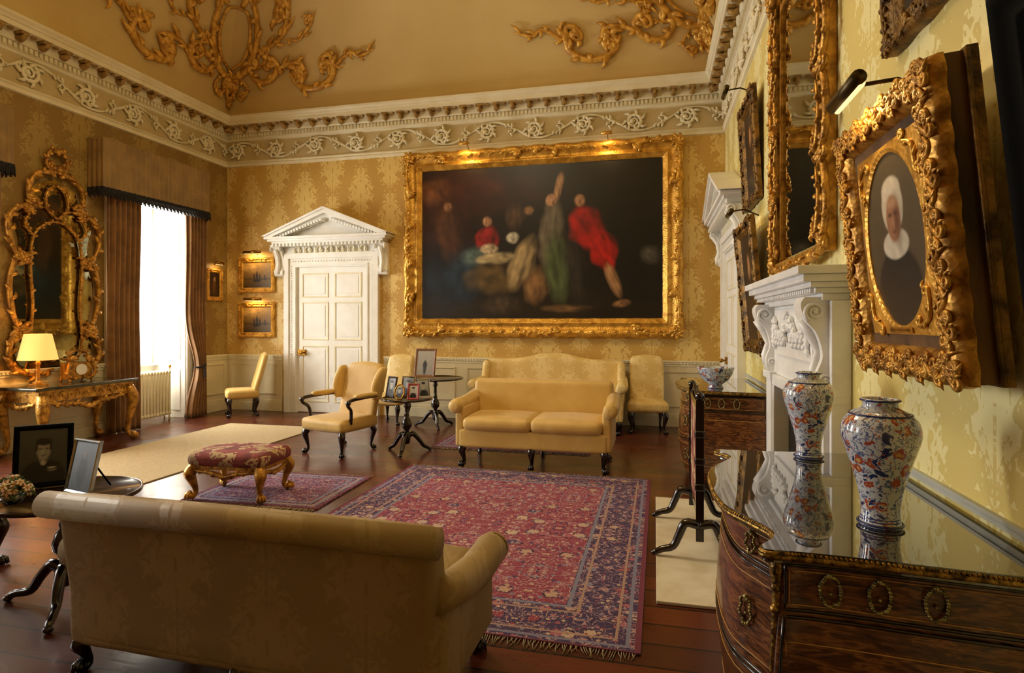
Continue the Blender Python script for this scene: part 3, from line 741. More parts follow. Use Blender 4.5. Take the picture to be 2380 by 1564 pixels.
# generic dark baroque colour masses, no particular composition
bl=[(.12,.75,.16,.22,0,'3a1c0c',.8),(.5,.08,.6,.09,0,'2a2010',.8),(.07,.85,.06,.06,0,'7a4c28',.7),(.85,.5,.15,.5,0,'080605',.9),(.3,.85,.2,.1,0,'3a160c',.8),
(.13,.55,.05,.2,10,'4a2c18',.3),(.1,.25,.12,.14,0,'16202a',.6),(.2,.3,.07,.16,-8,'20303c',.4),(.29,.52,.05,.08,-25,'8e1c1a',.2),(.29,.64,.018,.03,0,'a87c58',.25),(.25,.42,.06,.05,10,'4c5c54',.4),
(.33,.4,.08,.035,4,'a8946a',.25),(.3,.46,.035,.03,0,'c0a884',.3),(.33,.27,.1,.09,0,'5c4824',.4),(.44,.36,.045,.15,-22,'9a8258',.25),(.4,.53,.025,.035,0,'c8bca0',.25),(.41,.66,.035,.07,0,'4a3424',.4),(.12,.75,.018,.03,0,'8a6242',.3),
(.5,.22,.05,.1,-12,'7c5a34',.35),(.56,.55,.045,.2,-6,'6a5e4c',.25),(.585,.33,.05,.2,6,'46502f',.25),(.59,.84,.015,.08,-12,'a87c54',.3),(.56,.76,.02,.035,0,'a87c58',.25),(.47,.7,.02,.03,0,'8a6440',.3),
(.7,.58,.065,.13,28,'96130f',.18),(.77,.44,.05,.12,16,'a81612',.18),(.675,.75,.02,.035,0,'9a7050',.25),(.81,.24,.02,.1,22,'a87a50',.3),(.66,.28,.03,.2,8,'2c2620',.5),(.36,.1,.06,.05,0,'4a3c28',.6),(.62,.07,.08,.02,0,'6c5030',.5),(.84,.1,.03,.02,10,'8c6440',.4),(.95,.4,.03,.05,30,'4a443a',.5)]
paint('canvas',3.92,2.48,330,210,painter(spring('120c08','0f0a07'),bl,1.58,.3,5,.28,.55),e,-.03,oil)
def seascape(loc,w,h,lab,rot=0,tilt=0):
    e=thing('small_painting',lab,'painting',loc,rot,tilt); ornframe(e,w,h,.35,gilt_frame,amp=.006)
    b=[(.5,.35,.7,.03,0,'3e2c12',.8),(.3,.8,.3,.12,0,'b89050',.8),(.5,.45,.04,.2,0,'241808',.3),(.4,.42,.028,.14,0,'2c1e0c',.3),(.6,.42,.028,.14,0,'261a0a',.3),(.5,.28,.14,.05,0,'1c1208',.3),(.8,.34,.06,.05,0,'281c0c',.4),(.78,.42,.03,.08,0,'30220f',.4)]
    paint('canvas',w-.17,h-.17,60,50,painter(spring('3e2c12','9c7834'),b,1.25,.3,5),e,-.0085,oil)
    return e
seascape((-6.93,L-.012,2.42),.74,.62,'golden seascape with sailing ships in gilt frame above another')
seascape((-6.93,L-.012,1.62),.74,.62,'golden harbour scene in gilt frame below another')
e=thing('small_painting','small dark upright painting in gilt frame beside the window curtain','painting',(XL+.002,8.97,2.24),90); ornframe(e,.38,.56,.28,gilt_frame,amp=.004)
paint('canvas',.25,.43,30,40,painter(spring('3a2412','1a1008'),[(.5,.4,.22,.3,0,'5a3c1e',.4),(.5,.72,.09,.09,0,'a07850',.3)],.6),e,-.0085,oil)
bronze=mat('bronze',C('4a3c20'),.35,.8)
def piclight(label,loc,rot,ln,arm,en,blk=brass,down=30,bulb_in=.012,strip=True):
    e=thing('picture_light',label,'lamp',loc,rot)
    m=MB(); m.tube([(-ln/2,-arm,0),(ln/2,-arm,0)],.026,12); m.obj('lamp_shade',blk,e)
    m=MB(); m.tube([(0,-.001,-.03),(0,-arm*.5,.035),(0,-arm,.02)],.008,6); m.obj('arm',blk,e)
    if strip:
        m=MB(); m.tube([(-ln/2+.01,-arm+bulb_in,-.02),(ln/2-.01,-arm+bulb_in,-.02)],.012,8); m.obj('bulb',bulb,e)
        ld=bpy.data.lights.new('picture_lamp','AREA'); ld.shape='RECTANGLE'; ld.size=ln*.8; ld.size_y=.02; ld.energy=en; ld.color=(1,.66,.3)
        lo=bpy.data.objects.new('bulb_light',ld); COL.objects.link(lo); lo.parent=e; lo.location=(0,-arm+.02,-.045); lo.rotation_euler=(math.radians(down),0,0)
    else:
        ld=bpy.data.lights.new('picture_lamp','SPOT'); ld.energy=en; ld.color=(1,.62,.25); ld.spot_size=2.6; ld.spot_blend=1; ld.shadow_soft_size=.012
        lo=bpy.data.objects.new('bulb_light',ld); COL.objects.link(lo); lo.parent=e; lo.location=(0,-arm,-.035); lo.rotation_euler=(math.radians(down),0,0)
    return e
piclight('brass picture light above the upper seascape',(-6.93,L,2.82),0,.34,.16,2.4)
piclight('brass picture light above the lower seascape',(-6.93,L,1.99),0,.34,.14,1.7)
piclight('slim gilt picture light on top of the great frame',(-2.95,L,4.425),0,.16,.3,15,gilt_frame,25,strip=False)
piclight('slim gilt picture light on top of the great frame',(-.7,L,4.425),0,.16,.3,15,gilt_frame,25,strip=False)
piclight('small brass picture light beside the window',(XL,8.97,2.62),90,.18,.12,.7)
piclight('bronze picture light above the oval portrait',(XR,2.39,2.42),-90,.3,.34,1.3,blk=bronze)
piclight('bronze picture light above the upper portrait',(XR,6.55,3.98),-90,.3,.3,3,blk=bronze,strip=False)
piclight('bronze picture light above the dark portrait',(XR,6.35,2.68),-90,.3,.28,4,blk=bronze,strip=False)
# portrait on the right wall
e=thing('oval_portrait','oval portrait of figure in white cap in deep gilt frame','painting',(XR-.075,2.39,1.89),-90)
e.rotation_euler=(math.radians(5.5),0,math.radians(-90))
m=MB(); W_,H_=.87,.97
frame_rect(m,W_,H_,[(0,.085),(.0,.1),(.004,.115),(.02,.132),(.05,.138),(.09,.125),(.105,.1),(.11,.088),(.125,.092),(.14,.085),(.148,.072)],96,.01,.1,0)
mp=lambda x,z,o:(x,-.132-o,z)
for sd in range(4):
    n=13
    for i in range(n):
        t=(i+.5)/n
        if sd%2==0: x=-W_/2+W_*t; z=(1 if sd else -1)*(H_/2-.045); dx,dz=1,0
        else: z=-H_/2+H_*t; x=(1 if sd==1 else -1)*(W_/2-.045); dx,dz=0,1
        s=1 if i%2 else -1; ox,oz=(0,s) if dx else (s,0)
        flourish(m,mp,[(x-dx*.04-ox*.02,z-dz*.04-oz*.02),(x+ox*.02,z+oz*.02),(x+dx*.03,z+dz*.03)],.0085,.03,7,s if dx else -s,-s if dx else s,.02,out=.006,k=4)
        for q in range(3): a=random.uniform(0,6.3); m.tube([mp(x,z,0),mp(x+.02*cos(a),z+.02*sin(a),.01),mp(x+.042*cos(a+.5),z+.042*sin(a+.5),0)],[.006,.009,.002],5)
m.obj('frame',gold,e)
m=MB(); m.box(-W_/2+.004,W_/2-.004,-.1,-.03,-H_/2+.004,H_/2-.004); m.box(-W_/2-.006,W_/2+.006,-.03,.0,-H_/2-.006,H_/2+.006,1)
for s in (-1,1): m.tube([(s*(W_/2+.006),-.03,-H_/2),(s*(W_/2+.006),-.03,H_/2)],.008,6,1)
m.obj('box_side',[oldwood,gold2],e)
m=MB(); n=64; ring=[];fs=[]
IW,IH,ow,oh=.58,.68,.50,.62
for i in range(n):
    a=2*pi*i/n; c_,s_=cos(a),sin(a); k=1/max(abs(c_)/(IW/2),abs(s_)/(IH/2)); ring+=[(c_*k,-.11,s_*k),(c_*ow/2*1.05,-.114,s_*oh/2*1.05),(c_*ow/2,-.108,s_*oh/2),(c_*ow/2,-.102,s_*oh/2)]
for i in range(n):
    j=(i+1)%n
    for q in range(3): fs.append((i*4+q,j*4+q,j*4+q+1,i*4+q+1))
m.add(ring,fs); m.box(-.1,.1,-.117,-.11,-.335,-.315,1)
for sx in (-1,1):
    for sz in (-1,1): flourish(m,lambda x,z,o:(x,-.112-o,z),[(sx*.25,sz*.2),(sx*.24,sz*.28),(sx*.17,sz*.31)],.008,.03,6,1,-1,.02,out=.004)
m.obj('oval_slip',[gilt_frame,brass],e)
# plain generic stand-in sitter: dark dress, pale collar and cap
bl=[(.5,.16,.4,.3,0,'0a090b',.06),(.5,.02,.5,.3,0,'0a090b',.06),(.5,.475,.22,.085,0,'c8c0ae',.08),(.5,.69,.185,.155,0,'beb49e',.06),(.5,.78,.16,.08,0,'ccc2ac',.1),(.5,.62,.12,.135,0,'96684a',.1),(.56,.6,.05,.11,0,'6a442e',.7),
(.45,.645,.035,.012,0,'4e3222',.5),(.55,.645,.035,.012,0,'4a2e20',.5),(.5,.6,.014,.035,0,'aa7c5c',.6),(.5,.545,.035,.009,0,'6a3c30',.5),(.5,.71,.09,.03,0,'b08868',.6)]
paint('canvas',.51,.63,150,80,painter(spring('3a3022','54482f'),bl,.8,.12,4,.02,.15),e,-.1025,oil,True)
tc=bpy.data.curves.new('plate_text','FONT'); tc.body='PORTRAIT OF AN OLD WOMAN'; tc.size=.0115; tc.align_x='CENTER'; tc.align_y='CENTER'
to=bpy.data.objects.new('plate_text',tc); COL.objects.link(to); dg=bpy.context.evaluated_depsgraph_get(); me=bpy.data.meshes.new_from_object(to.evaluated_get(dg)); bpy.data.objects.remove(to)
to=bpy.data.objects.new('plate_lettering',me); me.materials.clear(); me.materials.append(black); COL.objects.link(to); to.parent=e; to.location=(0,-.118,-.325); to.rotation_euler=(pi/2,0,0)
def darkpic(name,lab,loc,w,h,tilt,sc=.5,bl=None,rot=-90,mt=None,extra=True):
    e=thing(name,lab,'painting',loc,rot); e.rotation_euler=(math.radians(tilt),0,math.radians(rot)); ornframe(e,w,h,sc,mt or gold2,extra,amp=.008 if extra else 0)
    paint('canvas',w-.5*sc,h-.5*sc,40,50,painter(spring('1a120a','120c08'),bl or [(.5,.35,.25,.35,0,'241810',.5),(.5,.7,.1,.1,0,'a87850',.4)],.8),e,-.0105,oil); return e
darkpic('upper_portrait','dark portrait in gilt frame high above the oval portrait',(XR-.03,2.42,3.3),.9,1.15,3)
darkpic('dark_portrait','near-black framed panel leaning from the wall',(XR-.09,1.37,1.9),.8,1.05,6,mt=black,extra=False)  # near-black framed panel filling the dark strip beside the oval portrait
darkpic('upper_portrait','small dark portrait in gilt frame high beside the door',(XR-.04,6.52,3.33),.9,1.1,3)
darkpic('dark_portrait','dark portrait in carved gilt frame above the far commode',(XR-.07,6.33,1.93),1.05,1.3,5,.5)
# ------------------------------------------------------------ mirrors
e=thing('rococo_mirror','tall gilt rococo mirror with scrolling frame above the console table','mirror',(XL+.004,6.08,.9),90)
pts=[(0,.12),(.35,.1),(.5,.3),(.46,.75),(.53,1.2),(.44,1.65),(.5,1.95),(.32,2.12),(.28,2.38),(0,2.52)]
m=MB(); q=[(p.x,p.y) for p in catmull([Vector(p) for p in pts],4)]
for (a0,b0),(a1,b1) in zip(q[:-1],q[1:]): m.add([(-a0,-.03,b0),(a0,-.03,b0),(a1,-.03,b1),(-a1,-.03,b1)],[(0,1,2,3)])
m.obj('mirror_plate',mirror,e)
m=MB(); mp=lambda x,z,o:(x,-.035-o,z); F=lambda *a,**k: flourish(m,mp,*a,mir=True,**k)
F([(.05,.08),(.3,.02),(.56,.15),(.58,.4),(.48,.6)],r=.036,leaf=.1,nl=18,c1=1,cr=.07)
F([(.46,.55),(.56,.85),(.58,1.2),(.5,1.5)],r=.032,leaf=.09,nl=16,c0=1,c1=1,cr=.06)
F([(.46,1.45),(.58,1.7),(.59,1.95),(.45,2.1),(.3,2.12)],r=.036,leaf=.1,nl=18,c0=-1,c1=-1,cr=.07)
F([(.32,2.1),(.36,2.35),(.25,2.55),(.05,2.6)],r=.034,leaf=.09,nl=14,c0=1,c1=-1,cr=.05)
F([(.03,2.55),(.14,2.7),(.1,2.85),(.02,2.9)],r=.028,leaf=.07,nl=10,c1=1,cr=.03)
F([(.02,.2),(.28,.22),(.34,.45),(.31,.9),(.34,1.4),(.3,1.75),(.16,1.92),(.0,1.98)],r=.02,leaf=.045,nl=24)
F([(.3,1.75),(.4,1.9),(.3,2.1)],r=.02,leaf=.05,nl=8)
F([(.0,2.0),(.14,2.15),(.12,2.35),(.0,2.45)],r=.022,leaf=.05,nl=10)
F([(.34,.5),(.45,.5),(.52,.6)],r=.018,leaf=.05,nl=5)
m.obj('frame',gold,e)
e=thing('overmantel_mirror','tall carved gilt mirror hanging above the white marble chimneypiece','mirror',(XR-.004,4.5,1.97),-90)
m=MB(); m.box(-.72,.72,-.03,-.01,.1,2.2); m.obj('mirror_plate',mirror,e)
m=MB()
for sx in (-1,1):
    for a,b,o in ((.73,.77,.06),(.53,.555,.05)): a_,b_=sx*a,sx*b; m.box(min(a_,b_),max(a_,b_),-o,-.0,.04,2.25)
m.box(-.765,.765,-.058,-.001,.03,.08); m.box(-.55,.55,-.048,-.001,2.05,2.1)
F=lambda *a,**k: flourish(m,lambda x,z,o:(x,-.05-o,z),*a,mir=True,**k)
for i,z in enumerate((0.1,.62,1.14,1.66)):
    F([(.74,z),(.82,z+.15),(.8,z+.34),(.73,z+.5)],r=.022,leaf=.06,nl=16,c0=1,c1=1 if i<2 else -1,cr=.04,out=.02)
    F([(.6,z+.05),(.66,z+.25),(.6,z+.45)],r=.016,leaf=.05,nl=12,c0=-1,cr=.03,out=.02)
F([(.1,.04),(.4,.0),(.75,.05)],r=.028,leaf=.05,nl=12,c1=1,cr=.04,out=.02)
F([(.7,2.2),(.45,2.35),(.2,2.3),(.0,2.4)],r=.035,leaf=.09,nl=14,c0=1,cr=.06)
m.obj('frame',gold,e)
# ------------------------------------------------------------ fireplace
e=thing('fireplace','white marble chimneypiece with carved frieze and scrolled consoles','fireplace',(XR-.001,4.35,0),-90)
m=MB()
for sx in (-1,1):
    def bx(a,b,*r): m.box(min(sx*a,sx*b),max(sx*a,sx*b),*r)
    bx(.56,.875,-.1,0,.02,1.18); bx(.62,.86,-.15,0,.02,.2); bx(.66,.84,-.13,0,.2,1.179); bx(.55,.6,-.128,0,.02,1.099)
    bx(.58,.878,-.15,0,1.14,1.2)
m.box(-.6,.6,-.13,0,1.1,1.181); m.box(-.88,.88,-.1,0,1.182,1.7); m.box(-.56,.56,-.12,-.05,1.34,1.68)
m.obj('surround',marble,e,bev=.006)
m=MB()
for a,o,z0,z1 in ((.86,.14,1.70,1.74),(.88,.18,1.74,1.77),(.91,.21,1.77,1.8),(.93,.25,1.8,1.84),(.95,.28,1.84,1.885)): m.box(-a,a,-o,0,z0,z1)
for i in range(34): x=-.84+i*1.68/33; m.box(x-.014,x+.014,-.2,-.1,1.742,1.768)
m.obj('mantel_shelf',marble,e,bev=.005)
for sx in (-1,1):
    m=MB(); x=sx*.75
    pa=catmull([Vector(p) for p in [(-.12,1.2),(-.15,1.22),(-.16,1.3),(-.13,1.4),(-.16,1.52),(-.22,1.6),(-.24,1.68),(-.22,1.72)]],5)
    m.ribbon([(p.x,p.y) for p in pa],x-.085,x+.085,-.05)
    for xx in (x-.088,x+.088): volute(m,xx,-.17,1.64,.055,-1); volute(m,xx,-.12,1.27,.035,1)
    m.tube([(x,-.15,1.24),(x,-.15,1.32),(x,-.13,1.42),(x,-.17,1.52),(x,-.22,1.6)],[.02,.035,.025,.03,.03],8)
    m.obj('console_bracket',marble,e)
m=MB(); mp=lambda x,z,o:(x,-.12-o,z)
for sx in (-1,1):
    flourish(m,mp,[(sx*.5,1.62),(sx*.36,1.5),(sx*.18,1.5),(sx*.04,1.62)],.026,.05,18,out=.01)
    for i in range(12): m.ball(mp(sx*(.1+i*.032),1.46+.035*sin(i*2.1),.015),.022,seg=8)
    flourish(m,mp,[(sx*.5,1.62),(sx*.5,1.5),(sx*.49,1.4)],.02,.05,8,out=.01)
m.ball(mp(0,1.56,.01),.05,0,sy=.5); m.obj('carved_swag',marble,e)
m=MB(); m.box(-.56,.56,-.02,-.001,.02,1.12); m.obj('fire_opening',mat('dark_slate',C('3c3a38'),.5,0,C('1a1816'),2),e)  # flat dark slab closes the opening, no recess is cut behind it
m=MB()
for i in range(11): x=-.3+i*.06; m.tube([(x,-.1,.12),(x,-.1,.36)],.007,6)
for z in (.12,.24,.36): m.tube([(-.33,-.1,z),(.33,-.1,z)],.009,6)
for sx in (-1,1): m.tube([(sx*.34,-.1,.025),(sx*.34,-.1,.44)],[.018,.014],8); m.ball((sx*.34,-.1,.46),.028)
m.obj('grate',black,e)
# ------------------------------------------------------------ commodes
half=[(0,-.775),(.14,-.772),(.28,-.75),(.4,-.69),(.5,-.645),(.57,-.655),(.625,-.69),(.655,-.7),(.672,-.68),(.67,-.63),(.675,-.5),(.69,-.35),(.705,-.2),(.715,-.08),(.72,0)]
hp=[(p.x,p.y) for p in catmull([Vector(p) for p in half],4)]
PL=[(-a,b) for a,b in hp[::-1]][:-1]+hp; NP=len(PL)
TIP=[i for i,p in enumerate(hp) if abs(p[0]-.655)<.012 and p[1]<-.68][0]+NP-len(hp)
def koff(z):
    t=z/.92; return .955-.05*(1-t)**2+.045*sin(pi*min(1,t*1.15))-.03
def surf(i,z,off=0):
    i=max(0,min(NP-1,i)); i0=int(i); i1=min(NP-1,i0+1); f=i-i0
    x=PL[i0][0]*(1-f)+PL[i1][0]*f; y=PL[i0][1]*(1-f)+PL[i1][1]*f; k=koff(z); 
    q=Vector((x,y+.25)); q=q.normalized()*off if q.length else q
    return (x*k+q.x,y*k+q.y if y<-.01 else y,z)
def commode(label,loc):
    e=thing('bombe_commode',label,'commode',loc,-90); H=.95
    m=MB()
    m.grid(lambda u,v:surf(u*(NP-1),.1+(.9-.1)*v),NP-1,16); m.box(-.6,.6,-.5,-.002,.1,.9); m.obj('carcass',veneer,e)
    m=MB(); m.prism(PL,H-.035,H,0,None,'xy'); m.obj('top',ctop,e)
    m=MB(); m.tube([(x,y,H-.02) for x,y in PL],.009,8)
    for i in range(0,NP-1):
        for t in (0,.33,.66):
            x=PL[i][0]*(1-t)+PL[i+1][0]*t; y=PL[i][1]*(1-t)+PL[i+1][1]*t; m.ball((x,y-.002,H-.01),.0065,seg=6)
    m.obj('gilt_rim',ormolu,e)
    def drawer(i0,i1,z0,z1,hs,hz,hr):
        m=MB(); m.grid(lambda u,v:surf(i0+(i1-i0)*u,z0+(z1-z0)*v,.007),18,8)
        q=[surf(i0+(i1-i0)*t,z0,.007) for t in [j/18 for j in range(19)]]+[surf(i1,z0+(z1-z0)*j/6,.007) for j in range(1,7)]+[surf(i1+(i0-i1)*j/18,z1,.007) for j in range(1,19)]+[surf(i0,z1+(z0-z1)*j/6,.007) for j in range(1,6)]
        m.tube(q,.005,5,1,True)
        di=(i1-i0)*.06; dz=(z1-z0)*.12
        q=[surf(i0+di+(i1-i0-2*di)*t,z0+dz,.009) for t in [j/18 for j in range(19)]]+[surf(i0+di+(i1-i0-2*di)*(1-t),z1-dz,.009) for t in [j/18 for j in range(19)]]
        m.tube(q,.0018,4,2,True)
        d_=m.obj('drawer',[veneer,mahog,inlay],e)
        for s in hs:
            c=Vector(surf(s,hz,.016)); a=Vector(surf(s+.6,hz,.016))-Vector(surf(s-.6,hz,.016)); a.normalize(); u=Vector((0,0,1)); n_=a.cross(u)
            if n_.dot(Vector((c.x,c.y+.3,0)))<0: n_=-n_
            m=MB()
            ringp=[c+(a*cos(t)*hr*.62+u*sin(t)*hr)+n_*(.004*sin(6*t)) for t in [2*pi*k/28 for k in range(28)]]
            m.tube(ringp,.004,6,0,True)
            for k in range(28): m.ball(tuple(ringp[k]+n_*.002),.0055,seg=6)
            m.ball(tuple(c+u*hr),.009,seg=8); m.ball(tuple(c-u*hr*.2),.005,seg=6); m.obj('handle',wreathm,d_)
    iT=TIP; iN=NP-1; mir_=lambda i:NP-1-i
    c0=NP//2
    drawer(c0-16,c0+16,.79,.895,[c0-10,c0+10],.845,.035)
    drawer(c0-16,c0+16,.45,.77,[c0-10,c0+10],.62,.045)
    drawer(c0-16,c0+16,.16,.43,[c0-10,c0+10],.3,.045)
    for fm in (lambda i:i,mir_):
        drawer(fm(iT+5),fm(iN-1.5),.77,.895,[fm(iT+11.5),fm(iT+15),fm(iT+18.6)],.835,.042)
        drawer(fm(iT+5),fm(iN-1.5),.18,.75,[],.5,.04)
        m=MB(); t=fm(iT)
        m.tube([surf(t,z,.002) for z in (.91,.88,.84,.78,.7,.6,.45,.3,.15,.05,0.01)],[.016,.024,.018,.014,.01,.007,.006,.008,.012,.018,.02],8)
        for zz in (.87,.82,.76,.1): m.ball(surf(t,zz,.012),.014,seg=8)
        m.obj('corner_mount',ormolu,e)
        m=MB(); m.box(*( (.55,.63) if t>c0 else (-.63,-.55)),-.12,-.02,0,.12); m.obj('foot',mahog,e)
    return e
commode('serpentine kingwood commode with reflective top, two vases on it',(XR-.022,2.45,0))
commode('serpentine kingwood commode with gilt mounts below the dark portrait',(XR-.022,6.38,0))
def vase(lab,loc,h,w):
    e=thing('porcelain_vase',lab,'vase',loc,random.uniform(0,300),group='imari vases on the commode'); k=w/.23; g=h/.4
    pr=[(.062,0),(.064,.008),(.058,.02),(.056,.06),(.066,.12),(.09,.2),(.112,.27),(.115,.3),(.108,.33),(.085,.355),(.06,.368),(.052,.375),(.051,.392),(.056,.398),(.05,.4),(.044,.39),(.04,.37)]
    q=[Vector(p) for p in pr]; q=catmull(q,3)
    m=MB(); m.lathe([(p.x*k,p.y*g) for p in q],(0,0,0),40); m.obj('body',porcelain,e)
    for z,r in ((.01,.066),(.352,.09),(.395,.0565)):
        m=MB(); m.tube([(r*k*cos(t),r*k*sin(t),z*g) for t in [2*pi*i/32 for i in range(32)]],.003,6,0,True); m.obj('painted_band',cobalt,e)
vase('red and blue floral porcelain baluster vase nearer the fireplace',(.7,3.02,.951),.40,.22)
vase('red and blue floral porcelain baluster vase below the oval portrait',(.685,2.07,.951),.395,.22)
e=thing('porcelain_bowl','red and blue floral porcelain footed bowl on far commode','bowl',(.57,6.0,.951))
m=MB(); m.lathe([(.07,0),(.075,.01),(.06,.025),(.065,.04),(.12,.08),(.155,.14),(.17,.19),(.175,.2),(.165,.198),(.15,.15),(.1,.08),(.02,.05)],(0,0,0),36); m.obj('body',porcelain,e)
# cheval fire screen (edge on)
e=thing('cheval_fire_screen','dark carved wood fire screen on splayed scroll feet by the hearth','fire screen',(.29,4.5,.02),-90)
m=MB(); m.box(-.36,.36,-.012,.012,.3,1.0); m.obj('screen_panel',needle,e)
m=MB(); m.box(-.4,.4,-.018,.018,.26,.31); m.obj('bottom_rail',mahog,e)
m=MB(); m.box(-.4,.4,-.018,.018,.98,1.03)
flourish(m,lambda x,z,o:(x,-o,z),[(-.36,1.03),(-.15,1.06),(0,1.1),(.15,1.06),(.36,1.03)],.018,.03,8,out=0); m.obj('crest_rail',mahog,e)
for sx in (-1,1):
    m=MB(); m.box(sx*.4-.022,sx*.4+.022,-.025,.025,.12,1.05)
    for z in (.45,.62,.8): m.rbox(sx*.4-.03,sx*.4+.03,-.032,.032,z,z+.05,.012)
    m.ball((sx*.4,0,1.075),.03); m.obj('upright',mahog,e)
    for sy in (-1,1):
        m=MB(); pa=catmull([Vector(p) for p in [(0,.22),(.09,.23),(.13,.15),(.17,.07),(.24,.045),(.29,.02)]],4); n=len(pa)
        m.tube([(sx*.4,sy*p.x,p.y) for p in pa],[.032-.012*j/n for j in range(n)],8); m.ball((sx*.4,sy*.29,.02),.024,0,sz=.8); m.obj('foot',mahog,e)
# ------------------------------------------------------------ console table, lamp, clock
e=thing('console_table','carved gilt console table with dark marble top beneath mirror','table',(XL+.36,6.03,0),90)
m=MB(); m.rbox(-.7,.68,-.34,.33,.78,.82,.015); m.obj('table_top',mat('green_marble',C('4a4a3c'),.12,0,C('2c2e26'),5,coat=.5),e)
m=MB(); m.box(-.64,.64,-.29,.31,.64,.78)
flourish(m,lambda x,z,o:(x,-.29-o,z),[(-.6,.64),(-.35,.6),(-.15,.58),(0,.53),(.15,.58),(.35,.6),(.6,.64)],.03,.06,24,out=.0)
for s in (-1,1): flourish(m,lambda x,z,o:(s*(.64+o),x,z),[(-.25,.63),(0,.58),(.28,.63)],.03,.05,12,out=.0)
for i in range(12): x=-.58+i*1.16/11; flourish(m,lambda a,z,o:(a,-.29-o,z),[(x-.03,.69),(x,.74),(x+.03,.69)],.008,.02,3,out=.006,k=3)
m.obj('apron',gold,e)
for sx in (-1,1):
    for y,sy in ((-.27,-1),(.27,.2)):
        m=MB(); cab(m,sx*.58,y,.7,sx*.7,sy,1.7); flourish(m,lambda a,z,o:(sx*(.58+.05)+a*.5,y+sy*.04-o*.5,z),[(0,.5),(.02,.58),(0,.66)],.02,.05,5,out=.02); m.obj('leg',gold,e)
e=thing('table_lamp','gilt table lamp with glowing cream shade on the console table','lamp',(-7.17,5.58,.821))
m=MB(); m.box(-.075,.075,-.075,.075,0,.02); m.lathe([(.05,.02),(.055,.04),(.022,.06),(.028,.08),(.02,.12),(.018,.25),(.03,.27),(.015,.3),(.01,.36)],(0,0,0),16); m.obj('lamp_base',gold,e)
m=MB(); m.lathe([(.2,.31),(.135,.62),(.132,.62),(.197,.31)],(0,0,0),32); m.f=[f for f in m.f if len(f)<10]; m.m=m.m[:len(m.f)]; m.s=m.s[:len(m.f)]; m.obj('lamp_shade',shade,e)
ld=bpy.data.lights.new('table_lamp_bulb','POINT'); ld.energy=12; ld.color=(1,.6,.22); ld.shadow_soft_size=.05; lo=bpy.data.objects.new('lamp_bulb',ld); COL.objects.link(lo); lo.parent=e; lo.location=(0,0,.5)
e=thing('mantel_clock','ornate gilt table clock on the console table','clock',(-7.27,6.15,.825),82)
m=MB(); m.box(-.14,.14,-.09,.09,.03,.24)
for sx in (-1,1): 
    for y in (-.09,.09): m.ball((sx*.13,y,.015),.018,seg=8)
F=lambda *a,**k: flourish(m,lambda x,z,o:(x,-.09-o,z),*a,mir=True,**k)
F([(.02,.05),(.12,.04),(.17,.1),(.15,.22),(.12,.3)],r=.02,leaf=.04,nl=8,c1=1,cr=.03,out=.01); F([(.12,.25),(.1,.36),(.02,.4)],r=.02,leaf=.05,nl=6,out=-.05); m.obj('case',gold,e)
m=MB(); m.lathe([(.001,0),(.065,0),(.07,.008)],(0,0,0),24,0,lambda a,b,c:(a,-.1-c*.5,.15+b)); m.obj('dial',white,e)
# ------------------------------------------------------------ curtains, pelmets, radiators
def curtain(lab,yc,w,pinch=False,side=1,z1=3.38):
    e=thing('curtain',lab,'curtain',(XL+.14,yc,0),90,group='silk window curtains')
    m=MB()
    def fn(u,v):
        z=.01+z1*v; k=1.0; sh=0
        if pinch: q=math.exp(-((z-.85)/.5)**2); k=1-.55*q; sh=side*.5*w*.5*q
        x=(u-.5)*w*k+sh; fo=.045*sin(u*2*pi*6.0+.4*sin(z*1.3))*(.7+.3*k)+.012*sin(u*37+z*2)
        return (x,fo,z)
    m.grid(fn,90,36); o=m.obj('drape',curt,e); s_=o.modifiers.new('thick','SOLIDIFY'); s_.thickness=.006
    if pinch:
        m=MB(); m.tube([((.24*w)*cos(t)+side*.25*w,.07*sin(t),.85+.02*cos(t)) for t in [2*pi*i/24 for i in range(24)]],.014,6,0,True); m.lathe([(.008,.85),(.02,.8),(.014,.78),(.026,.66)],(side*.25*w,-.09,0),10); m.obj('tieback',navy,e)
def pelmet(yc):
    e=thing('pelmet','pleated olive silk pelmet with dark fringe over the window','pelmet',(XL+.001,yc,3.4),90,group='silk pelmets')
    hw=1.0; P=.26; m=MB()
    def pt(s):
        if s<P: return (-hw,-s)
        if s<P+2*hw: return (-hw+(s-P),-P)
        return (hw,-P+(s-P-2*hw))
    tot=2*P+2*hw
    def fn(u,v):
        s=u*tot; x,y=pt(s); f_=.012*sin(s*75)*(1-.5*v)
        if P<=s<=P+2*hw: y-=f_
        else: x+=f_*(1 if x>0 else -1)
        return (x,y,.02+v*.68)
    m.grid(fn,420,6); m.box(-hw,hw,-P,0,.68,.71); o=m.obj('valance',curt2,e)
    m=MB(); m.grid(lambda u,v:(fn(u,0)[0]*1.006,fn(u,0)[1]*1.02-.0,-.015+.05*v),420,1)
    for i in range(110):
        x,y=pt((i+.5)/110*tot); m.tube([(x*1.006,y*1.02,.0),(x*1.006,y*1.02,-.07-.02*(i%3))],[.008,.013],5)
    m.obj('fringe',navy,e,kind='stuff')
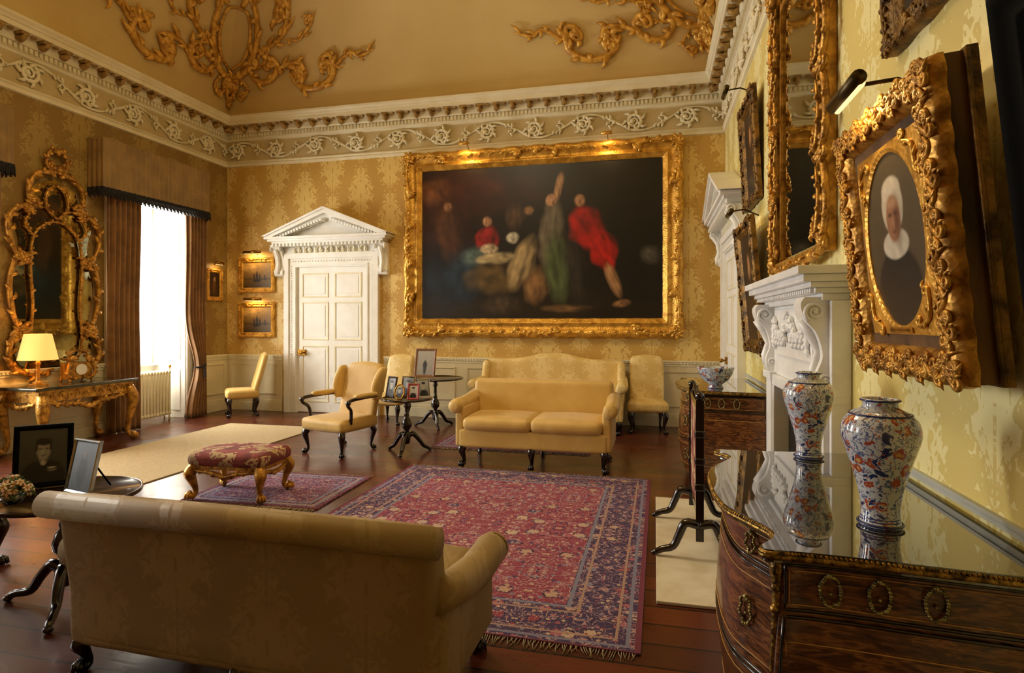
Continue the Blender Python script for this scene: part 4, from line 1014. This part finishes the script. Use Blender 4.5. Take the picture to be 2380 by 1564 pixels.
def radiator(yc):
    e=thing('radiator','cream cast-iron column radiator beneath the window','radiator',(XL-.16,yc,0),90)
    m=MB()
    for i in range(15):
        x=-.42+i*.06
        for y in (-.05,.0,.05): m.tube([(x,y,.1),(x,y,.14),(x,y,.74),(x,y,.78)],[.012,.02,.02,.012],8)
        m.rbox(x-.022,x+.022,-.075,.075,.74,.8,.02,md=2); m.rbox(x-.022,x+.022,-.075,.075,.08,.14,.02,md=2)
    for s in (-.42,.42):
        for y in (-.05,.05): m.tube([(s,y,0),(s,y,.1)],.014,6)
    m.obj('radiator_body',plaster,e)
    m=MB(); m.tube([(.46,0,.0),(.48,0,.3),(.48,0,.84)],.01,6); m.ball((.48,0,.86),.025); m.obj('valve',brass,e)
for i,c in enumerate(WC[:2]):
    curtain('brown-gold silk curtain hanging straight beside the window',c-.61,.5)
    curtain('brown-gold silk curtain gathered with a dark tieback',c+(.76,.64)[i],.42,True,1)
    pelmet(c-.06); radiator(c+.05)
# ------------------------------------------------------------ tables with photographs
def photo(lab,loc,w,h,rot,fm,bl,bw=.02,oval=False,tone=('3a3a3a','8a8a88'),grp='framed photographs',lean=12):
    e=thing('photo_frame',lab,'photo frame',loc,rot,group=grp); T_=math.radians(lean)
    rt=lambda x,y,z:(x,y*cos(T_)+z*sin(T_),z*cos(T_))
    m=MB()
    if oval:
        m.tube([rt(w/2*cos(t),-.008,h/2+h/2*sin(t)) for t in [2*pi*i/32 for i in range(32)]],bw*.5,8,0,True); m.box(-w*.2,w*.2,-.02,.02,0,.01)
    else:
        q=[]
        for ins,out in [(0,0),(0,.014),(bw*.4,.018),(bw,.012),(bw,.004)]: q.append((ins,out))
        m2=MB(); frame_rect(m2,w,h,q,1); m.add([rt(x,y,z+h/2) for x,y,z in m2.v],m2.f)
        mm=MB(); mm.box(-w/2,w/2,0,.004,0,h); m.add([rt(*p) for p in mm.v],mm.f)
    m.obj('frame',fm,e)
    m=MB(); m.tube([rt(0,.006,h*.7),(0,h*sin(T_)+.09+.02,.006)],[.006,.005],5); m.obj('easel_strut',black,e)
    p=paint('photograph',w-2*bw,h-2*bw,44 if not oval else 32,56 if not oval else 12,painter(spring(*tone),bl,w/h,.1,5,.06,.2),e,-.008,oil,oval)
    p.location=(0,h/2*sin(T_),h/2*cos(T_)); p.rotation_euler=(-T_,0,0)
    return e
face=[(.5,.1,.42,.3,0,'181818',.15),(.5,.6,.2,.22,0,'c0bcb4',.12),(.5,.8,.2,.08,0,'2a2624',.2),(.43,.63,.04,.014,0,'302c2a',.3),(.57,.63,.04,.014,0,'302c2a',.3),(.5,.5,.06,.014,0,'6a6460',.3)]
tripod('dark mahogany tripod table crowded with framed photographs',(-2.93,6.72,0),.66,.31,.27,10)
gp='photographs on the tripod table'
photo('dark wood framed photograph on the tripod table',(-3.12,6.66,.665),.17,.26,-28,mahog,face,.022,grp=gp)
photo('small oval gilt frame on the tripod table',(-2.95,6.54,.667),.13,.17,-8,brass,face,.02,True,grp=gp)
photo('small red leather framed photograph on the tripod table',(-2.78,6.56,.665),.14,.19,8,redlea,face,.022,tone=('a09880','c8c0a8'),grp=gp)
photo('silver framed photograph on the tripod table',(-2.97,6.82,.665),.19,.25,-12,silver,face,.018,grp=gp)
photo('silver framed photograph turned aside on the tripod table',(-2.73,6.78,.665),.16,.23,40,silver,face,.018,tone=('6a7078','b0b8c0'),grp=gp)
tripod('dark mahogany tripod table by the wall holding a large photograph',(-3.22,8.45,0),.74,.42,.3,30)
photo('large wood framed photograph of a standing man in uniform',(-3.4,8.45,.745),.34,.44,-2,woodm,[(.5,.3,.1,.3,0,'3a3430',.2),(.5,.68,.05,.06,0,'a89c8c',.2),(.5,.42,.13,.14,0,'302c28',.2)],.035,tone=('8c8478','a8a090'),grp='photographs on the wall table')
tripod('dark mahogany tripod table beside the back-turned sofa',(-3.22,2.66,0),.62,.37,.33,40)
gp='photographs beside the flowers'
photo('dark framed black and white photograph of man in uniform',(-3.46,2.72,.625),.28,.36,44,black,[(.5,.12,.46,.3,0,'141418',.08),(.5,.44,.1,.1,0,'6e6a64',.1),(.5,.6,.15,.18,0,'9a968e',.06),(.5,.76,.17,.07,0,'1c1a18',.12),(.35,.66,.025,.08,0,'1c1a18',.2),(.65,.66,.025,.08,0,'1c1a18',.2),(.43,.63,.04,.012,0,'2c2826',.3),(.57,.63,.04,.012,0,'2c2826',.3),(.5,.57,.018,.03,0,'b4b0a8',.4),(.5,.505,.05,.01,0,'4a4440',.3),(.5,.36,.05,.05,0,'b4b0a8',.1),(.68,.26,.1,.014,0,'b8b4ac',.2),(.68,.21,.1,.014,0,'888480',.2)],.028,tone=('303030','484848'),grp=gp)
photo('silver framed photograph turned aside beside the flowers',(-3.13,2.66,.625),.24,.3,-12,silver,[(.5,.4,.2,.3,0,'2a3440',.3),(.5,.75,.08,.09,0,'8a8c90',.3)],.018,tone=('4a5664','7a8a9c'),grp=gp)
e=thing('flower_arrangement','cream and pink flowers with green leaves in a low bowl','flowers',(-3.3,2.44,.625))
m=MB(); m.lathe([(.03,0),(.04,.01),(.055,.04),(.05,.05)],(0,0,0),20); m.obj('bowl',silver,e)
m=MB(); lv=MB()
for i in range(26):
    a=random.uniform(0,6.28); ph=random.uniform(0,1.4); R=.085+random.uniform(-.015,.02); d=Vector((cos(a)*sin(ph),sin(a)*sin(ph),cos(ph)))
    c_=Vector((0,0,.045))+d*R; u=d.orthogonal().normalized(); w_=d.cross(u)
    m.ball(tuple(c_+d*.004),.007,1,seg=8)
    for k in range(6):
        t=k*1.047; e1=u*cos(t)+w_*sin(t)
        m.tube([tuple(c_),tuple(c_+e1*.012+d*.003),tuple(c_+e1*.024+d*.006)],[.003,.009,.003],5)
    for k in range(3):
        t=a+k*2+.7; e1=(u*cos(t)+w_*sin(t)+d*.5).normalized(); q=c_-d*.02
        lv.tube([tuple(q),tuple(q+e1*.025),tuple(q+e1*.055)],[.002,.01,.001],5)
    lv.tube([(0,0,.03),tuple(c_*.6+Vector((0,0,.01))),tuple(c_)],[.003,.003,.003],4)
m.obj('blossoms',[mat('petals',C('d8c8a0'),.7,0,C('c89088'),30),mat('stamens',C('b08030'),.7)],e,kind='stuff'); lv.obj('foliage',mat('leaf_green',C('46582a'),.6),e,kind='stuff')
# ------------------------------------------------------------ light
w=bpy.data.worlds.new('sky'); scn.world=w; w.use_nodes=True; bg=w.node_tree.nodes['Background']; bg.inputs[0].default_value=(.95,.97,1,1); bg.inputs[1].default_value=3
def area(nm,loc,rot,sx,sy,en,col):
    ld=bpy.data.lights.new(nm,'AREA'); ld.shape='RECTANGLE'; ld.size=sx; ld.size_y=sy; ld.energy=en; ld.color=col
    o=bpy.data.objects.new(nm,ld); COL.objects.link(o); o.location=loc; o.rotation_euler=rot; return o
for c,en in zip(WC,(370,490,80)): area('daylight',(XL-RD-.25,c,2.2),(0,-pi/2,0),2.5,1.3,en,(1,.97,.9))
area('ceiling_fill_light',(-2.8,5.0,5.6),(0,0,0),1.2,1.2,95,(1,.82,.52))  # added unseen fill lamp, warms the room from above
area('cove_fill_light',(-2.4,3.4,4.9),(pi,0,0),1.4,1.4,150,(1,.84,.58))  # added unseen fill lamp, aimed up to brighten cove and cornice
# ------------------------------------------------------------ camera
cam=bpy.data.objects.new("camera",bpy.data.cameras.new("camera")); COL.objects.link(cam)
cam.location=(0,0,HC); cam.rotation_euler=(pi/2,0,math.radians(13.5)); cam.data.sensor_width=36; cam.data.lens=20.87; cam.data.shift_y=-0.0143; cam.data.clip_start=.02
scn.camera=cam
